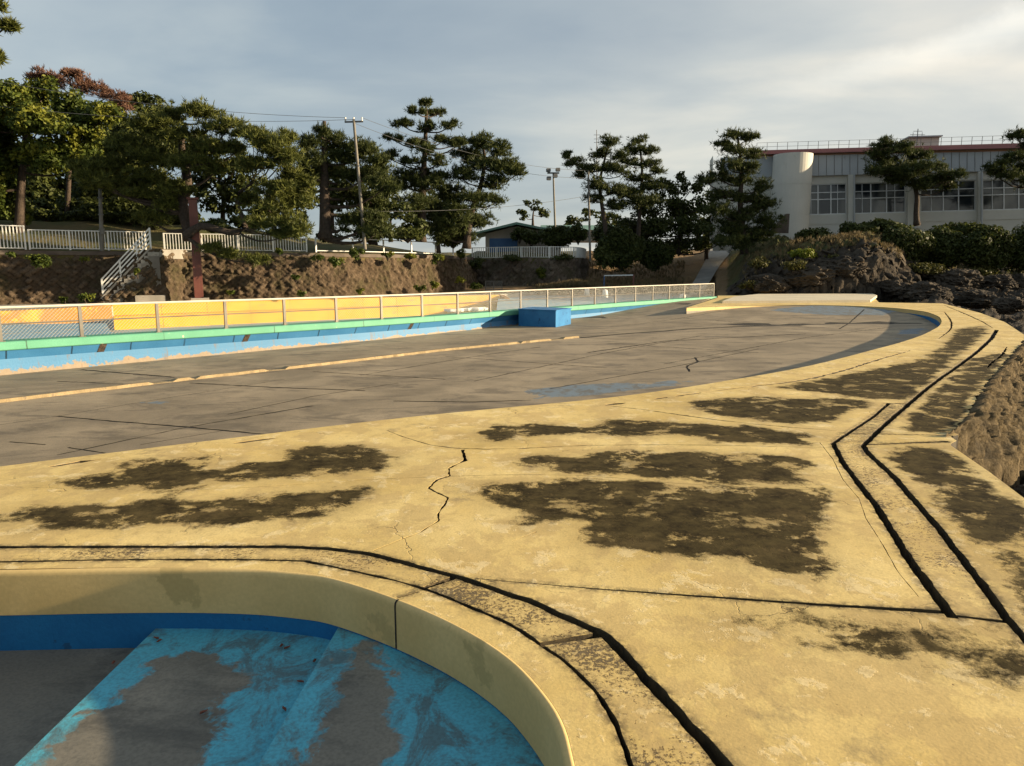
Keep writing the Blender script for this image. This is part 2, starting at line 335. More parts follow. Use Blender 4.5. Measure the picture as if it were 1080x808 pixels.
M = dict(
    deck=deck_material(),
    groove=worn('channel_grit', (.022, .02, .017), (.05, .045, .038), (.09, .085, .075), .62, 6, .95, .02, 45, 20),
    bigfloor=floor_material('bare_pool_floor', (.235, .185, .118), (.38, .30, .195), (.19, .25, .30), 'big'),
    smallfloor=floor_material('paddling_floor_paint', (.15, .14, .115), (.30, .265, .205), (.09, .46, .60), 'small'),
    nosing=worn('tan_nosing_paint', (.62, .445, .18), (.71, .52, .225), (.50, .37, .15), .60, 2, .7, .0004, 60, 2.2),
    navy=worn('deep_blue_paint', (.009, .125, .31), (.012, .16, .37), (.015, .09, .2), .64, 3, .6, .003, 50, 6),
    green=worn('mint_coping_paint', (.095, .31, .20), (.12, .36, .24), (.50, .46, .33), .66, 1.5, .6, .004, 40, 3),
    bevel=worn('mid_blue_paint', (.035, .16, .34), (.05, .20, .40), (.17, .10, .07), .70, 1.2, .6, .004, 40, 2, (1, 1, .3)),
    cream=worn('cream_chipped_curb', (.26, .195, .105), (.36, .27, .15), (.22, .17, .11), .60, 3, .8, .01, 30, 7),
    yellow=worn('yellow_wall_paint', (.60, .30, .014), (.67, .35, .022), (.38, .22, .06), .62, 1, .6, .004, 30, 1.6, (.5, .5, 3)),
    poolblue=worn('faded_blue_paint', (.18, .33, .44), (.25, .40, .48), (.42, .38, .30), .58, .7, .7, .004, 20, 1.2),
    concrete=worn('grey_concrete', (.30, .275, .23), (.40, .36, .30), (.20, .18, .15), .62, 1.2, .85, .006, 25, 3),
    quay=worn('pale_quay_concrete', (.56, .50, .37), (.66, .58, .42), (.36, .30, .2), .66, .6, .85, .01, 15, 1.5),
    white=worn('white_enamel', (.70, .69, .64), (.80, .79, .74), (.42, .34, .25), .70, 2, .5, .001, 40, 6),
    rail=worn('cream_rail_paint', (.50, .46, .39), (.58, .54, .46), (.33, .24, .17), .66, 3, .5, .001, 40, 6),
    galv=worn('galvanised_rail', (.14, .13, .11), (.20, .185, .16), (.33, .24, .17), .68, 3, .5, .001, 40, 6, metal=.25),
    wire=worn('fence_wire', (.30, .30, .28), (.36, .35, .33), None, .7, 3, .5, .0005, 40, metal=.4),
    maroon=worn('maroon_steel', (.13, .045, .035), (.19, .07, .05), (.10, .05, .03), .6, 2, .5, .003, 30, 4),
    polegrey=worn('pole_concrete', (.15, .135, .11), (.21, .19, .16), (.3, .27, .23), .65, 2, .7, .002, 30, 4),
    darkmetal=worn('dark_metal', (.10, .10, .10), (.15, .15, .15), None, .6, 2, .5, .001, 30),
    blockblue=worn('block_blue_paint', (.018, .13, .32), (.03, .18, .40), (.012, .08, .2), .60, 2, .5, .003, 40, 3),
    bark=worn('pine_bark', (.045, .033, .025), (.085, .062, .046), (.05, .035, .025), .55, 6, .95, .05, 12, 9, (1, 1, .4)),
    bldg=worn('off_white_concrete', (.56, .54, .47), (.64, .61, .54), (.44, .42, .36), .66, .5, .8, .003, 8, .8, (1, 1, .25)),
    panel=worn('grey_cladding', (.38, .40, .41), (.44, .46, .47), (.26, .28, .30), .6, .4, .5, .001, 5, .6, (1, 1, .3)),
    redroof=worn('red_roof_metal', (.16, .05, .045), (.21, .07, .06), None, .6, .5, .55, .002, 10),
    mullion=worn('aluminium_frame', (.60, .60, .58), (.68, .68, .66), None, .6, 1, .4, .001, 10, metal=.3),
    hutwall=worn('hut_wall', (.36, .31, .25), (.42, .36, .29), (.28, .24, .19), .6, 1, .8, .003, 10),
    hutroof=worn('green_roof_metal', (.14, .25, .19), (.19, .31, .24), (.3, .28, .22), .66, 1, .5, .002, 10),
    shutter=worn('blue_shutter', (.05, .12, .26), (.07, .16, .33), None, .6, 1, .5, .002, 10),
    timber=worn('dark_timber', (.09, .07, .055), (.14, .11, .085), None, .6, 2, .8, .004, 20),
    asphalt=worn('path_concrete', (.24, .225, .20), (.30, .28, .245), (.2, .18, .15), .6, .8, .9, .01, 15, 2),
)
def stone_mat(name, a, b_, c3, sc=.8):
    m, t, n_, l, b = nodes(name); p = pos(t); v = attr(t, 'v')
    c = mix(t, v, a, b_); c = mix(t, mrange(t, nz(t, p, sc, 7, .7), .48, .66), c, c3)
    c = mix(t, mrange(t, attr(t, 'gap'), 0, .05, .75, 0), c, (.03, .025, .018))
    c = mix(t, mrange(t, nz(t, p, 9, 5, .7), .4, .7, 0, .5), c, tuple(k * .4 for k in a))
    l.new(c, b.inputs[0]); b.inputs['Roughness'].default_value = .95; b.inputs['Specular IOR Level'].default_value = .1
    bump(t, b, nz(t, p, 8, 7, .7), .08); return m
M['stone'] = stone_mat('brown_stone_blocks', (.085, .061, .04), (.175, .128, .086), (.07, .06, .03))
M['greystone'] = stone_mat('grey_stone_blocks', (.115, .09, .068), (.19, .155, .12), (.06, .055, .03))
def rock_mat():
    m, t, n_, l, b = nodes('shore_rock'); p = pos(t)
    c = mix(t, mrange(t, nz(t, p, .35, 9, .65, .6), .38, .62), (.032, .026, .019), (.075, .06, .044))
    c = mix(t, mrange(t, nz(t, p, 2.3, 8, .7), .52, .70, 0, .6), c, (.115, .097, .078))
    g = attr(t, 'grass')
    gm = mrange(t, mth(t, 'ADD', g, mth(t, 'MULTIPLY', mth(t, 'SUBTRACT', nz(t, p, .8, 8, .7), .5), 1.6)), .42, .58)
    gc = mix(t, mrange(t, nz(t, p, .4, 5), .4, .6), (.12, .095, .042), (.075, .078, .028))
    c = mix(t, gm, c, gc)
    sa_ = attr(t, 'sand'); c = mix(t, sa_, c, mix(t, nz(t, p, .6, 6), (.27, .17, .085), (.20, .14, .075)))
    l.new(c, b.inputs[0]); b.inputs['Roughness'].default_value = .92; b.inputs['Specular IOR Level'].default_value = .15
    bump(t, b, mth(t, 'ADD', nz(t, p, 3, 9, .7), mth(t, 'MULTIPLY', nz(t, p, .9, 6, .6), 2)), .12); return m
M['rock'] = rock_mat()
def glass_mat():
    m, t, n_, l, b = nodes('dark_window_glass'); l.new(mix(t, mrange(t, nz(t, pos(t), .55, 2, .5, 0, (1, 1, .35)), .5, .6), (.015, .02, .024), (.10, .10, .09)), b.inputs[0])
    b.inputs['Roughness'].default_value = .08; b.inputs['Specular IOR Level'].default_value = .6
    bump(t, b, nz(t, pos(t), .8, 2), .01); return m
M['glass'] = glass_mat()
M['pine'] = leaf_mat('pine_needles', (.040, .050, .011), (.135, .145, .030))
M['pine_far'] = leaf_mat('pine_needles_dark', (.028, .038, .011), (.085, .10, .026))
M['broad'] = leaf_mat('broad_leaves', (.030, .050, .010), (.10, .125, .018), (.19, .19, .022))
M['bush'] = leaf_mat('bush_leaves', (.028, .038, .009), (.082, .095, .020))
M['rust'] = leaf_mat('autumn_twigs', (.13, .065, .045), (.20, .11, .07))
M['olive'] = leaf_mat('olive_leaves', (.05, .05, .014), (.13, .12, .03))
M['lime'] = leaf_mat('yellow_green_leaves', (.10, .13, .014), (.24, .25, .03))
M['dry'] = leaf_mat('dry_grass_blades', (.12, .09, .04), (.23, .175, .09), tr=.3)
M['deadleaf'] = leaf_mat('dead_leaf_brown', (.16, .06, .04), (.24, .10, .06), tr=.1)

def add_seam(mt, period, width, col):
    t = mt.node_tree; b = t.nodes['Principled BSDF']; src = b.inputs[0].links[0].from_socket
    a = attr(t, 'run'); q = mth(t, 'FRACT', mth(t, 'DIVIDE', mth(t, 'ADD', a, mth(t, 'MULTIPLY', nz(t, pos(t), 3, 4), .05)), period))
    k = mth(t, 'MULTIPLY', mrange(t, q, width / period, width / period + .004, 1, 0), mrange(t, nz(t, pos(t), .8, 3), .36, .5, .35, .9))
    t.links.new(mix(t, k, src, col), b.inputs[0])
add_seam(M['bevel'], 1.35, .035, (.012, .03, .05)); add_seam(M['yellow'], 2.4, .03, (.22, .10, .02)); add_seam(M['green'], 3.1, .02, (.04, .09, .06))
# ---------------------------------------------------------------- sheet with ragged gaps (Delaunay)
def gap_poly(p, w0, w1=None, jit=.25, taper=False):
    """ragged closed outline around polyline p (world) of width w0 -> w1"""
    p = np.array(p)[:, :2]; n = len(p); w1 = w0 if w1 is None else w1; Lf = []; Rt = []
    for i in range(n):
        t = p[min(i + 1, n - 1)] - p[max(i - 1, 0)]; t /= np.linalg.norm(t) + 1e-9; nn = np.array([-t[1], t[0]])
        w_ = (w0 + (w1 - w0) * i / max(n - 1, 1)) / 2
        if taper: w_ *= .15 + .85 * math.sin(math.pi * min(max(i / (n - 1), .02), .98)) ** .5
        j1, j2 = [1 + jit * (noise.noise((p[i][0] * 9 + 50 * k, p[i][1] * 9, 3.3 * k)) * 1.6 + noise.noise((p[i][0] * 31, p[i][1] * 31, 7 + k)) * .9) for k in (0, 1)]
        Lf.append(p[i] + nn * w_ * max(j1, .2)); Rt.append(p[i] - nn * w_ * max(j2, .2))
    return Lf + Rt[::-1]
def sheet(name, outer, gaps, holes, zf, depth, mat, pts, attrfn, parent=None, kind=None, wall=True):
    V = [tuple(p[:2]) for p in pts]; E = []
    def loop(poly):
        k = len(V); n = len(poly); V.extend([tuple(p[:2]) for p in poly]); E.extend([(k + i, k + (i + 1) % n) for i in range(n)])
    loop(outer)
    for g in gaps + holes: loop(g)
    r = geometry.delaunay_2d_cdt([Vector(v) for v in V], E, [], 0, 1e-5)
    v2 = np.array([(v.x, v.y) for v in r[0]]); tri = np.array([f for f in r[2] if len(f) == 3])
    c = v2[tri].mean(1); keep = pip(c, outer)
    for g in gaps + holes:
        bb = np.array([p[:2] for p in g]); lo, hi = bb.min(0), bb.max(0)
        s_ = keep & (c >= lo).all(1) & (c <= hi).all(1); idx = np.where(s_)[0]
        if len(idx): keep[idx[pip(c[idx], g)]] = False
    tri = tri[keep]; used = np.unique(tri); mp_ = -np.ones(len(v2), int); mp_[used] = np.arange(len(used)); tri = mp_[tri]; v2 = v2[used]
    e1 = v2[tri[:, 1]] - v2[tri[:, 0]]; e2 = v2[tri[:, 2]] - v2[tri[:, 0]]
    fl = (e1[:, 0] * e2[:, 1] - e1[:, 1] * e2[:, 0]) < 0; tri[fl] = tri[fl][:, ::-1]
    Z = np.array([zf(x, y) for x, y in v2]); V3 = np.c_[v2, Z]
    faces = [tuple(t) for t in tri.tolist()]
    at = attrfn(V3)
    if wall:
        cnt = {}
        for a, b, c_ in faces:
            for e_ in ((a, b), (b, c_), (c_, a)):
                if (e_[1], e_[0]) in cnt: del cnt[(e_[1], e_[0])]
                else: cnt[e_] = 1
        low = {}; VV = V3.tolist(); n0 = len(VV); src = []
        for a, b in cnt:
            for q in (a, b):
                if q not in low: low[q] = len(VV); VV.append([VV[q][0], VV[q][1], VV[q][2] - depth]); src.append(q)
            faces.append((b, a, low[a], low[b]))
        V3 = np.array(VV); at = {k: np.r_[v, v[src]] for k, v in at.items()}; at['low'] = np.r_[np.zeros(n0), np.ones(len(src))]
    o = link_mesh(name, V3, faces, mat, parent, False, at)
    if kind: o['kind'] = kind
    return o
def polar(rmin, rmax, q, a0, a1, sa):
    out = []; r = rmin; k = 0
    while r < rmax:
        n = max(3, int(math.radians(a1 - a0) / sa))
        for i in range(n):
            a = math.radians(a0) + math.radians(a1 - a0) * (i + .5 * (k % 2)) / n + random.uniform(-.2, .2) * sa
            out.append((r * math.sin(a), r * math.cos(a)))
        r *= q; k += 1
    return out

# ---------------------------------------------------------------- the deck
T_PX = [(-160, 371), (0, 361), (140, 352.5), (280, 344.5), (390, 338), (487, 331.5), (534, 327.8), (598, 323.5), (667, 318.5), (756, 312.7)]
TC = [P(x, y, .05) for x, y in T_PX]                         # front top edge of the mint coping
near_edge = [P(x, y) for x, y in [(-420, 548), (-150, 512), (0, 492), (120, 478), (200, 468), (400, 443), (600, 423.5), (680, 415), (780, 400), (860, 385), (930, 367), (972, 354), (990, 345), (994, 339), (990, 333), (975, 328), (930, 323.5), (860, 321.5), (790, 322), (724, 324.5)]]
near_edge = smooth(np.array(near_edge), 2)
right_edge = [P(x, y) for x, y in [(757, 314), (757, 311.5), (920, 311.5), (927, 319), (994, 320), (1034, 330), (1060, 340), (1080, 353), (1080, 358), (1064, 377), (1040, 404), (1020, 437), (1007, 456), (1003, 470), (1045, 498), (1085, 528)]] + [np.array((3.3, 2.2, 0)), np.array((3.4, -4, 0)), np.array((-14, -4, 0))]
right_edge_j = line(lambda a: a, [(p,) for p in right_edge[8:14]], .12)
for i in range(1, len(right_edge_j) - 1):
    right_edge_j[i][:2] += np.array((random.uniform(-.04, .04), random.uniform(-.05, .05)))
deck_outer = [tuple(p[:2]) for p in near_edge] + [tuple(p[:2]) for p in right_edge[:8]] + [tuple(p[:2]) for p in right_edge_j] + [tuple(p[:2]) for p in right_edge[14:]]
z2 = lambda L_: [(300 + x / 2.16, 560 + y / 2.16) for x, y in L_]
z3 = lambda L_: [(700 + x / 2.842, 560 + y / 2.842) for x, y in L_]
z5 = lambda L_: [(380 + x / 2.842, 380 + y / 2.842) for x, y in L_]
z6 = lambda L_: [(740 + x / 2.885, 380 + y / 2.885) for x, y in L_]
z4 = lambda L_: [(x / 2.7, 380 + y / 2.7) for x, y in L_]
# paddling pool inner edge (plan)
k_edge = [P(x, y) for x, y in [(-300, 606), (-100, 605), (0, 604), (148, 601), (259, 602), (315, 607), (346, 611), (411, 632), (476, 660), (531, 694), (564, 729), (587, 764), (596, 808)]]
k_edge = [p for p in k_edge] + [np.array((.20, 2.05, 0)), np.array((.08, 1.55, 0)), np.array((-.3, 1.1, 0)), np.array((-1.2, .85, 0)), np.array((-5.2, .8, 0))]
k_edge = resample(smooth(np.array(k_edge), 3), .05)
pp = lambda pts: [P(x, y)[:2] for x, y in pts]
GAPS = []
def gap(pts, w0, w1=None, jit=.25, taper=False, step=.035, sm=1):
    w0 *= 1.05; w1 = w1 * 1.05 if w1 else None; jit *= .6 if jit < .5 else 1
    W = np.array([P(x, y) for x, y in pts])
    if sm: W = smooth(W, sm)
    GAPS.append(gap_poly(resample(W, step), w0, w1, jit, taper))
g_out = [(-300, 580), (-60, 578.5), (0, 578), (150, 577), (300, 576), (345, 578), (392, 584), (485, 609), (559, 634), (638, 669), (670, 703), (717, 754), (763, 805), (830, 890)]
g_in = [(-300, 597), (0, 594), (148, 590), (315, 590), (341, 595), (400, 608), (448, 620), (494, 639), (541, 659), (568, 678), (601, 701), (629, 729), (647, 759), (666, 805), (690, 900)]
gap(g_out, .032, .055, .35, sm=0); gap(g_in, .022, .022, .5)
gap([(448, 619.5), (479, 609)], .03, .045); gap([(571, 679), (632, 669)], .035, .045); gap([(410, 633), (441, 624)], .010, .009)
gap(z3([(-560, 142), (-200, 173), (0, 188), (500, 225), (838, 246)]), .004, .036, .3, sm=0)
rl = z6([(570, 130), (520, 175), (400, 252), (430, 310), (530, 440), (640, 620), (764, 788)]); gap(rl, .045, .055, .35, sm=0)
rr = [(1051, 348), (1046, 357), (1027, 374), (994, 397), (960, 424), (927, 454), (910, 470), (917, 479), (944, 503), (990, 557), (1035, 616), (1062, 654), (1080, 674), (1130, 735)]
gap(rr, .11, .045, .35, sm=0)
gap([(938, 425.5), (964, 425)], .03); gap([(1001, 650), (1060, 657)], .025, .03); gap([(913, 469), (962, 467), (1001, 466)], .03, .05)
gap([(885, 457), (1010, 460)], .012); gap(z5([(80, 210), (130, 230), (240, 262), (420, 268), (640, 255), (860, 253), (1080, 255)]) + [(875, 472)], .022, .012, .8, True)
gap([(150, 520), (300, 512), (380, 506), (470, 503), (550, 501), (625, 502), (740, 512), (872, 516)], .006, .006, .6)
gap(z5([(308, 268), (315, 300), (265, 325), (268, 348), (230, 360), (205, 385), (265, 415), (235, 460), (235, 480), (180, 515), (100, 545), (40, 570)]), .03, .006, .9, step=.025, sm=0)
gap(z6([(360, 250), (400, 300), (430, 360), (480, 420), (500, 480), (550, 560), (600, 650), (660, 722)]), .006, .004, .8, sm=0)
gap([(637, 427), (683, 432), (740, 441), (809, 449), (889, 455)], .03, .02, .8, True)
for q in ([(638, 427), (660, 424.5)], [(690, 421), (704, 419)], [(712, 418), (739, 414.5)], [(742, 414), (785, 409), (844, 402), (892, 390), (920, 381), (960, 370)], [(246, 468), (293, 462)], [(52, 493), (107, 485)], [(990, 357), (1004, 347), (1003, 338), (996, 329)], [(996, 322), (1030, 336), (1047, 346)], [(1062, 366), (1055, 376), (1046, 382), (1041, 388)]):
    gap(q, .06, .06, .8, True, .08)
for q in ([(566, 561), (540, 571)],): gap(q, .006, .004, .8)
# stains
ST = [[(37, 511), (96, 502), (122, 504), (126, 491), (159, 485), (207, 483), (222, 491), (211, 497), (237, 495), (244, 487), (293, 488), (307, 485), (293, 477), (307, 472), (355, 472), (363, 469), (400, 473), (419, 482), (401, 497), (350, 500), (300, 503), (240, 509), (207, 517), (160, 518), (130, 515), (96, 516)],
 [(-60, 543), (0, 543), (33, 534), (111, 532), (222, 526), (296, 520), (341, 517), (385, 514), (396, 519), (385, 526), (370, 535), (333, 545), (274, 554), (207, 554), (148, 556), (92, 558), (44, 558), (70, 548), (37, 552), (-60, 552)],
 [(503, 455), (521, 450), (549, 450), (563, 447), (591, 449), (626, 450), (640, 443), (683, 443), (760, 449), (820, 458), (850, 462), (846, 468), (800, 466), (760, 462), (683, 459), (626, 458), (556, 459), (531, 466), (510, 466)],
 [(544, 483), (577, 480), (605, 482), (633, 477), (683, 475), (760, 480), (800, 478), (840, 483), (850, 489), (846, 500), (868, 512), (800, 510), (760, 509), (700, 504), (640, 500), (560, 495)],
 [(496, 514), (528, 510), (577, 508), (661, 507), (732, 512), (780, 514), (840, 514), (872, 516), (876, 530), (868, 545), (861, 553), (872, 575), (876, 595), (865, 607), (810, 602), (775, 593), (740, 586), (683, 584), (626, 573), (609, 566), (619, 552), (591, 549), (552, 552), (563, 542), (524, 535), (507, 524)],
 [(820, 409), (854, 401), (896, 394), (934, 387), (975, 378), (1000, 360), (1008, 347), (1040, 343), (1040, 352), (1025, 364), (1005, 378), (985, 400), (958, 421), (940, 422), (913, 421), (879, 416)],
 [(730, 424), (792, 419), (844, 420), (899, 421), (927, 424), (889, 437), (872, 446), (827, 446), (775, 442), (735, 432)],
 [(740, 449), (792, 449), (858, 460), (827, 468), (740, 466)],
 [(955, 445), (975, 422), (998, 404), (1020, 380), (1052, 372), (1066, 374), (1037, 405), (1014, 440), (1000, 458), (955, 456)],
 [(934, 474), (990, 471), (1014, 484), (1041, 508), (1085, 535), (1085, 578), (1024, 574), (1010, 553), (996, 536), (969, 512), (948, 487)],
 [(1048, 588), (1090, 582), (1120, 665), (1080, 655), (1069, 616)],
 [(777, 655), (834, 648), (897, 653), (981, 653), (1045, 659), (1085, 680), (1085, 712), (1038, 711), (1017, 697), (946, 699), (911, 687), (865, 681), (897, 673), (869, 666), (841, 657)]]
STW = [pp(s_) for s_ in ST]; LAST = STW[-1]
strips = [pp(g_out) + pp(g_in)[::-1], pp(rl) + pp(rr[4:12])[::-1]]
gap_pts = np.array([p for g in GAPS[:12] for p in g])
def deck_attrs(V):
    s_ = np.full(len(V), -1.0)
    for k, poly in enumerate(STW):
        d = sdf(V, poly)
        sc = 1.0
        if k == 11: d = np.minimum(d, .03)
        s_ = np.maximum(s_, d * sc)
    sp = np.full(len(V), -1.0)
    for poly in strips: sp = np.maximum(sp, sdf(V, poly))
    j = np.full(len(V), 9.0); q = V[:, :2]
    near = np.linalg.norm(q, axis=1) < 16
    idx = np.where(near)[0]
    for c in np.array_split(idx, max(1, len(idx) // 1500)):
        j[c] = np.sqrt(((q[c][:, None, :] - gap_pts[None]) ** 2).sum(2)).min(1)
    return {'stain': np.clip(s_, -1, 1), 'strip': np.clip(sp + .03, -1, 1) , 'joint': j}
def deck_z(x, y): return .012 * noise.noise((x * .45, y * .45, 1.0)) * min(1, y / 4 if y > 0 else 0) if y < 30 else 0.0
deck_pts = [p for p in polar(1.2, 60, 1.019, -52, 45, .017)]
k_hole = sweep(k_edge, [(.035, 0)])[0]; k_hole = [(p[0], p[1]) for p in k_hole] + [(-9, .7), (-9, 4.15)]
# closed hole for the paddling pool, drawn as its edge moved out by the nosing
k_hole = [(p[0], p[1]) for p in sweep(k_edge, [(.035, 0)])[0]]
deck = sheet('pool_deck', deck_outer, GAPS, [k_hole], deck_z, .30, M['deck'], deck_pts, deck_attrs, kind='structure')
def far_in(poly, holes):
    g = G(); 
    r = geometry.delaunay_2d_cdt([Vector(p[:2]) for p in list(poly) + list(holes)], [(i, (i + 1) % len(poly)) for i in range(len(poly))] + [(len(poly) + i, len(poly) + (i + 1) % len(holes)) for i in range(len(holes))], [], 0, 1e-5)
    return r
gv = geometry.delaunay_2d_cdt([Vector(p) for p in deck_outer] + [Vector(p) for p in k_hole] + [Vector(p) for p in polar(1.5, 30, 1.12, -50, 45, .1)],
     [(i, (i + 1) % len(deck_outer)) for i in range(len(deck_outer))] + [(len(deck_outer) + i, len(deck_outer) + (i + 1) % len(k_hole)) for i in range(len(k_hole))], [], 0, 1e-5)
v2 = np.array([(v.x, v.y) for v in gv[0]]); tr = np.array(gv[2]); c = v2[tr].mean(1); tr = tr[pip(c, deck_outer) & ~pip(c, k_hole)]
o = link_mesh('deck_underlay', np.c_[v2, [deck_z(x, y) - .085 + .008 * noise.noise((x * 8, y * 8, 0)) for x, y in v2]], tr, M['groove']); o['kind'] = 'structure'

# ---------------------------------------------------------------- paddling pool
pool = thing('paddling_pool', (-1.5, 2.4, -.48), 'small rounded paddling pool with tan rim, blue floor and two shallow steps, nearest the viewer', 'paddling pool')
prof = [(.035, -.002), (.028, .0035), (.018, .003), (.008, -.003), (.002, -.012), (0, -.028), (0, -.26)]
# left of travel direction is outward on this path
V, Fc = sweep(k_edge, [(o_, z_) for o_, z_ in prof]); link_mesh('coping', V, Fc, M['nosing'], pool, True)
kj = int(np.argmin(np.linalg.norm(k_edge[:, :2] - P(411, 633)[:2], axis=1))); V, Fc = sweep(k_edge[kj:kj + 2], [(o_ - .002, z_ + .002) for o_, z_ in prof])
V = np.array(V); mid = (V[:len(prof)] + V[len(prof):]) / 2; dv_ = (V[len(prof):] - V[:len(prof)]) * .11; V = np.r_[mid - dv_, mid + dv_]; link_mesh('joint', V, Fc, M['groove'], pool)
V, Fc = sweep(k_edge, [(.006, -.26), (.006, -.50)]); link_mesh('wall', V, Fc, M['navy'], pool, True)
def k_clip(poly, z, name, paintpolys, invert, lbl=None):
    """flat concrete area with its own riser, cut to the inside of the pool"""
    pts = []
    inner = [tuple(p[:2]) for p in k_edge]
    lo = np.array(inner).min(0); hi = np.array(inner).max(0)
    xs = np.arange(max(lo[0], -4), hi[0] + .1, .05); ys = np.arange(lo[1], hi[1] + .05, .05)
    gp = np.array([(x, y) for x in xs for y in ys]); gp = gp[pip(gp, poly)]
    def at(Vv):
        s_ = np.full(len(Vv), -.6)
        for pl in paintpolys: s_ = np.maximum(s_, sdf(Vv, pl))
        return {'paint': (-s_ if invert else s_)}
    pl = [tuple(p[:2]) for p in poly]
    o = sheet(name, pl, [], [], lambda x, y: z, .25, M['smallfloor'], gp, at, pool); return o
z1 = lambda L_: [(x / 2.7, 560 + y / 2.7) for x, y in L_]
ring = [tuple(p[:2] + 0) for p in np.array([(q[0], q[1]) for q in sweep(k_edge, [(.02, 0)])[0]])]
def cut(l0, l1, side=1):
    """part of ring polygon right of line l0->l1"""
    l0 = np.array(l0); l1 = np.array(l1); d = l1 - l0; nrm = np.array([d[1], -d[0]]) * side; out = []; n = len(ring)
    for i in range(n):
        a = np.array(ring[i]); b = np.array(ring[(i + 1) % n]); fa = (a - l0) @ nrm; fb = (b - l0) @ nrm
        if fa >= 0: out.append(tuple(a))
        if fa * fb < 0: out.append(tuple(a + (b - a) * fa / (fa - fb)))
    return out
s1a, s1b = P(159, 668, -.36)[:2], P(15, 808, -.36)[:2]; s2a, s2b = P(356, 663, -.27)[:2], P(272, 808, -.27)[:2]
patch1 = [P(x, y, -.36)[:2] for x, y in z1([(300, 500), (400, 430), (430, 385), (500, 355), (620, 355), (660, 385), (710, 430), (640, 470), (600, 490), (640, 560), (600, 600), (560, 700), (520, 900), (-100, 900), (80, 690), (200, 560)])]
patch2 = [P(x, y, -.27)[:2] for x, y in [(378, 668), (398, 688), (410, 712), (412, 740), (416, 770), (405, 830), (330, 860), (328, 790), (350, 740), (362, 700)]]
k_clip(cut(s1a, s1b, -1), -.36, 'step', [patch1], True)
k_clip(cut(s2a, s2b, -1), -.27, 'step', [patch2], True)
k_clip(ring, -.48, 'floor', [], False)

# ---------------------------------------------------------------- big pool
tc2 = smooth(np.array(TC), 2)
pool_outer = [tuple(p[:2]) for p in near_edge] + [tuple(p[:2]) for p in tc2[::-1]]
pf_outer = []
nn_ = np.array([-.74, .67])
far_side = [tuple(p[:2] + nn_ * .3) for p in tc2[::-1]]
near_side = [tuple(p[:2]) for p in near_edge]
near_side = [(x - .0, y - .02) for x, y in near_side]
FG = []
def fgap(pts, w0, w1=None, jit=.5, step=.12):
    FG.append(gap_poly(resample(np.array([PF(x, y) for x, y in pts]), step), w0, w1, jit))
fgap([(60, 439), (115, 444), (180, 449), (235, 454), (293, 459.5)], .05, .05); fgap([(85, 390), (185, 398)], .09); fgap([(200, 404), (296, 409), (385, 412)], .07)
fgap([(10, 466), (48, 469)], .03); fgap([(72, 472), (111, 478)], .03); fgap([(148, 469), (237, 454)], .02); fgap([(610, 356.5), (660, 352), (697, 349.5), (727, 347), (780, 344.5), (885, 341.5), (972, 341)], .22, .3, .3, .3)
fgap([(415, 423), (500, 424), (560, 422)], .05); fgap([(885, 347), (911, 332)], .06); fgap([(240, 437), (330, 418), (420, 404)], .03); fgap([(620, 372), (700, 360), (850, 352)], .09); fgap([(580, 410), (720, 385), (800, 368)], .04)
fgap([(727, 392), (724, 386), (736, 382), (733, 377)], .05, .05, .9); fgap([(0, 448), (60, 439), (150, 424), (300, 400)], .02)
for q in ([(330, 392), (470, 400)], [(470, 376), (640, 388)], [(640, 362), (800, 372)], [(150, 406), (60, 402)], [(500, 402), (640, 372), (740, 354)], [(700, 384), (850, 356), (940, 345)], [(60, 480), (190, 452), (330, 428)], [(380, 396), (500, 376), (570, 366)], [(640, 345), (760, 334)], [(720, 338), (870, 346)]): fgap(q, .035, .05, .9)
FG = [[tuple(p) for p in g] for g in FG]
blue_p = [[PF(x, y)[:2] for x, y in [(540, 412), (600, 404), (680, 402), (760, 396), (740, 404), (640, 418), (560, 424)]], [PF(x, y)[:2] for x, y in [(800, 333), (900, 326), (960, 329), (940, 336), (860, 336)]], [PF(x, y)[:2] for x, y in [(120, 422), (220, 423), (210, 428), (130, 428)]], [PF(x, y)[:2] for x, y in [(935, 350), (985, 338), (980, 352), (930, 366)]]]
def pf_attr(V):
    s_ = np.full(len(V), -1.5)
    for pl in blue_p: s_ = np.maximum(s_, sdf(V, pl) - .25)
    return {'paint': np.clip(s_, -1.5, 1)}
sheet('pool_floor', near_side + far_side, FG, [], lambda x, y: floor_z(x, y), .05, M['bigfloor'], polar(5, 60, 1.03, -50, 40, .03), pf_attr, kind='structure', wall=False)
o = G().prism(near_side + far_side, -1.2, -.95).build('pool_subfloor', M['groove']); o['kind'] = 'structure'
sheet('pool_floor_bedding', near_side + far_side, [], [], lambda x, y: floor_z(x, y) - .008, .05, M['groove'], polar(5, 60, 1.06, -50, 40, .06), lambda V: {}, kind='structure', wall=False)

big = thing('swimming_pool', TC[4], 'long drained swimming pool wall with mint green coping above two tones of blue', 'swimming pool')
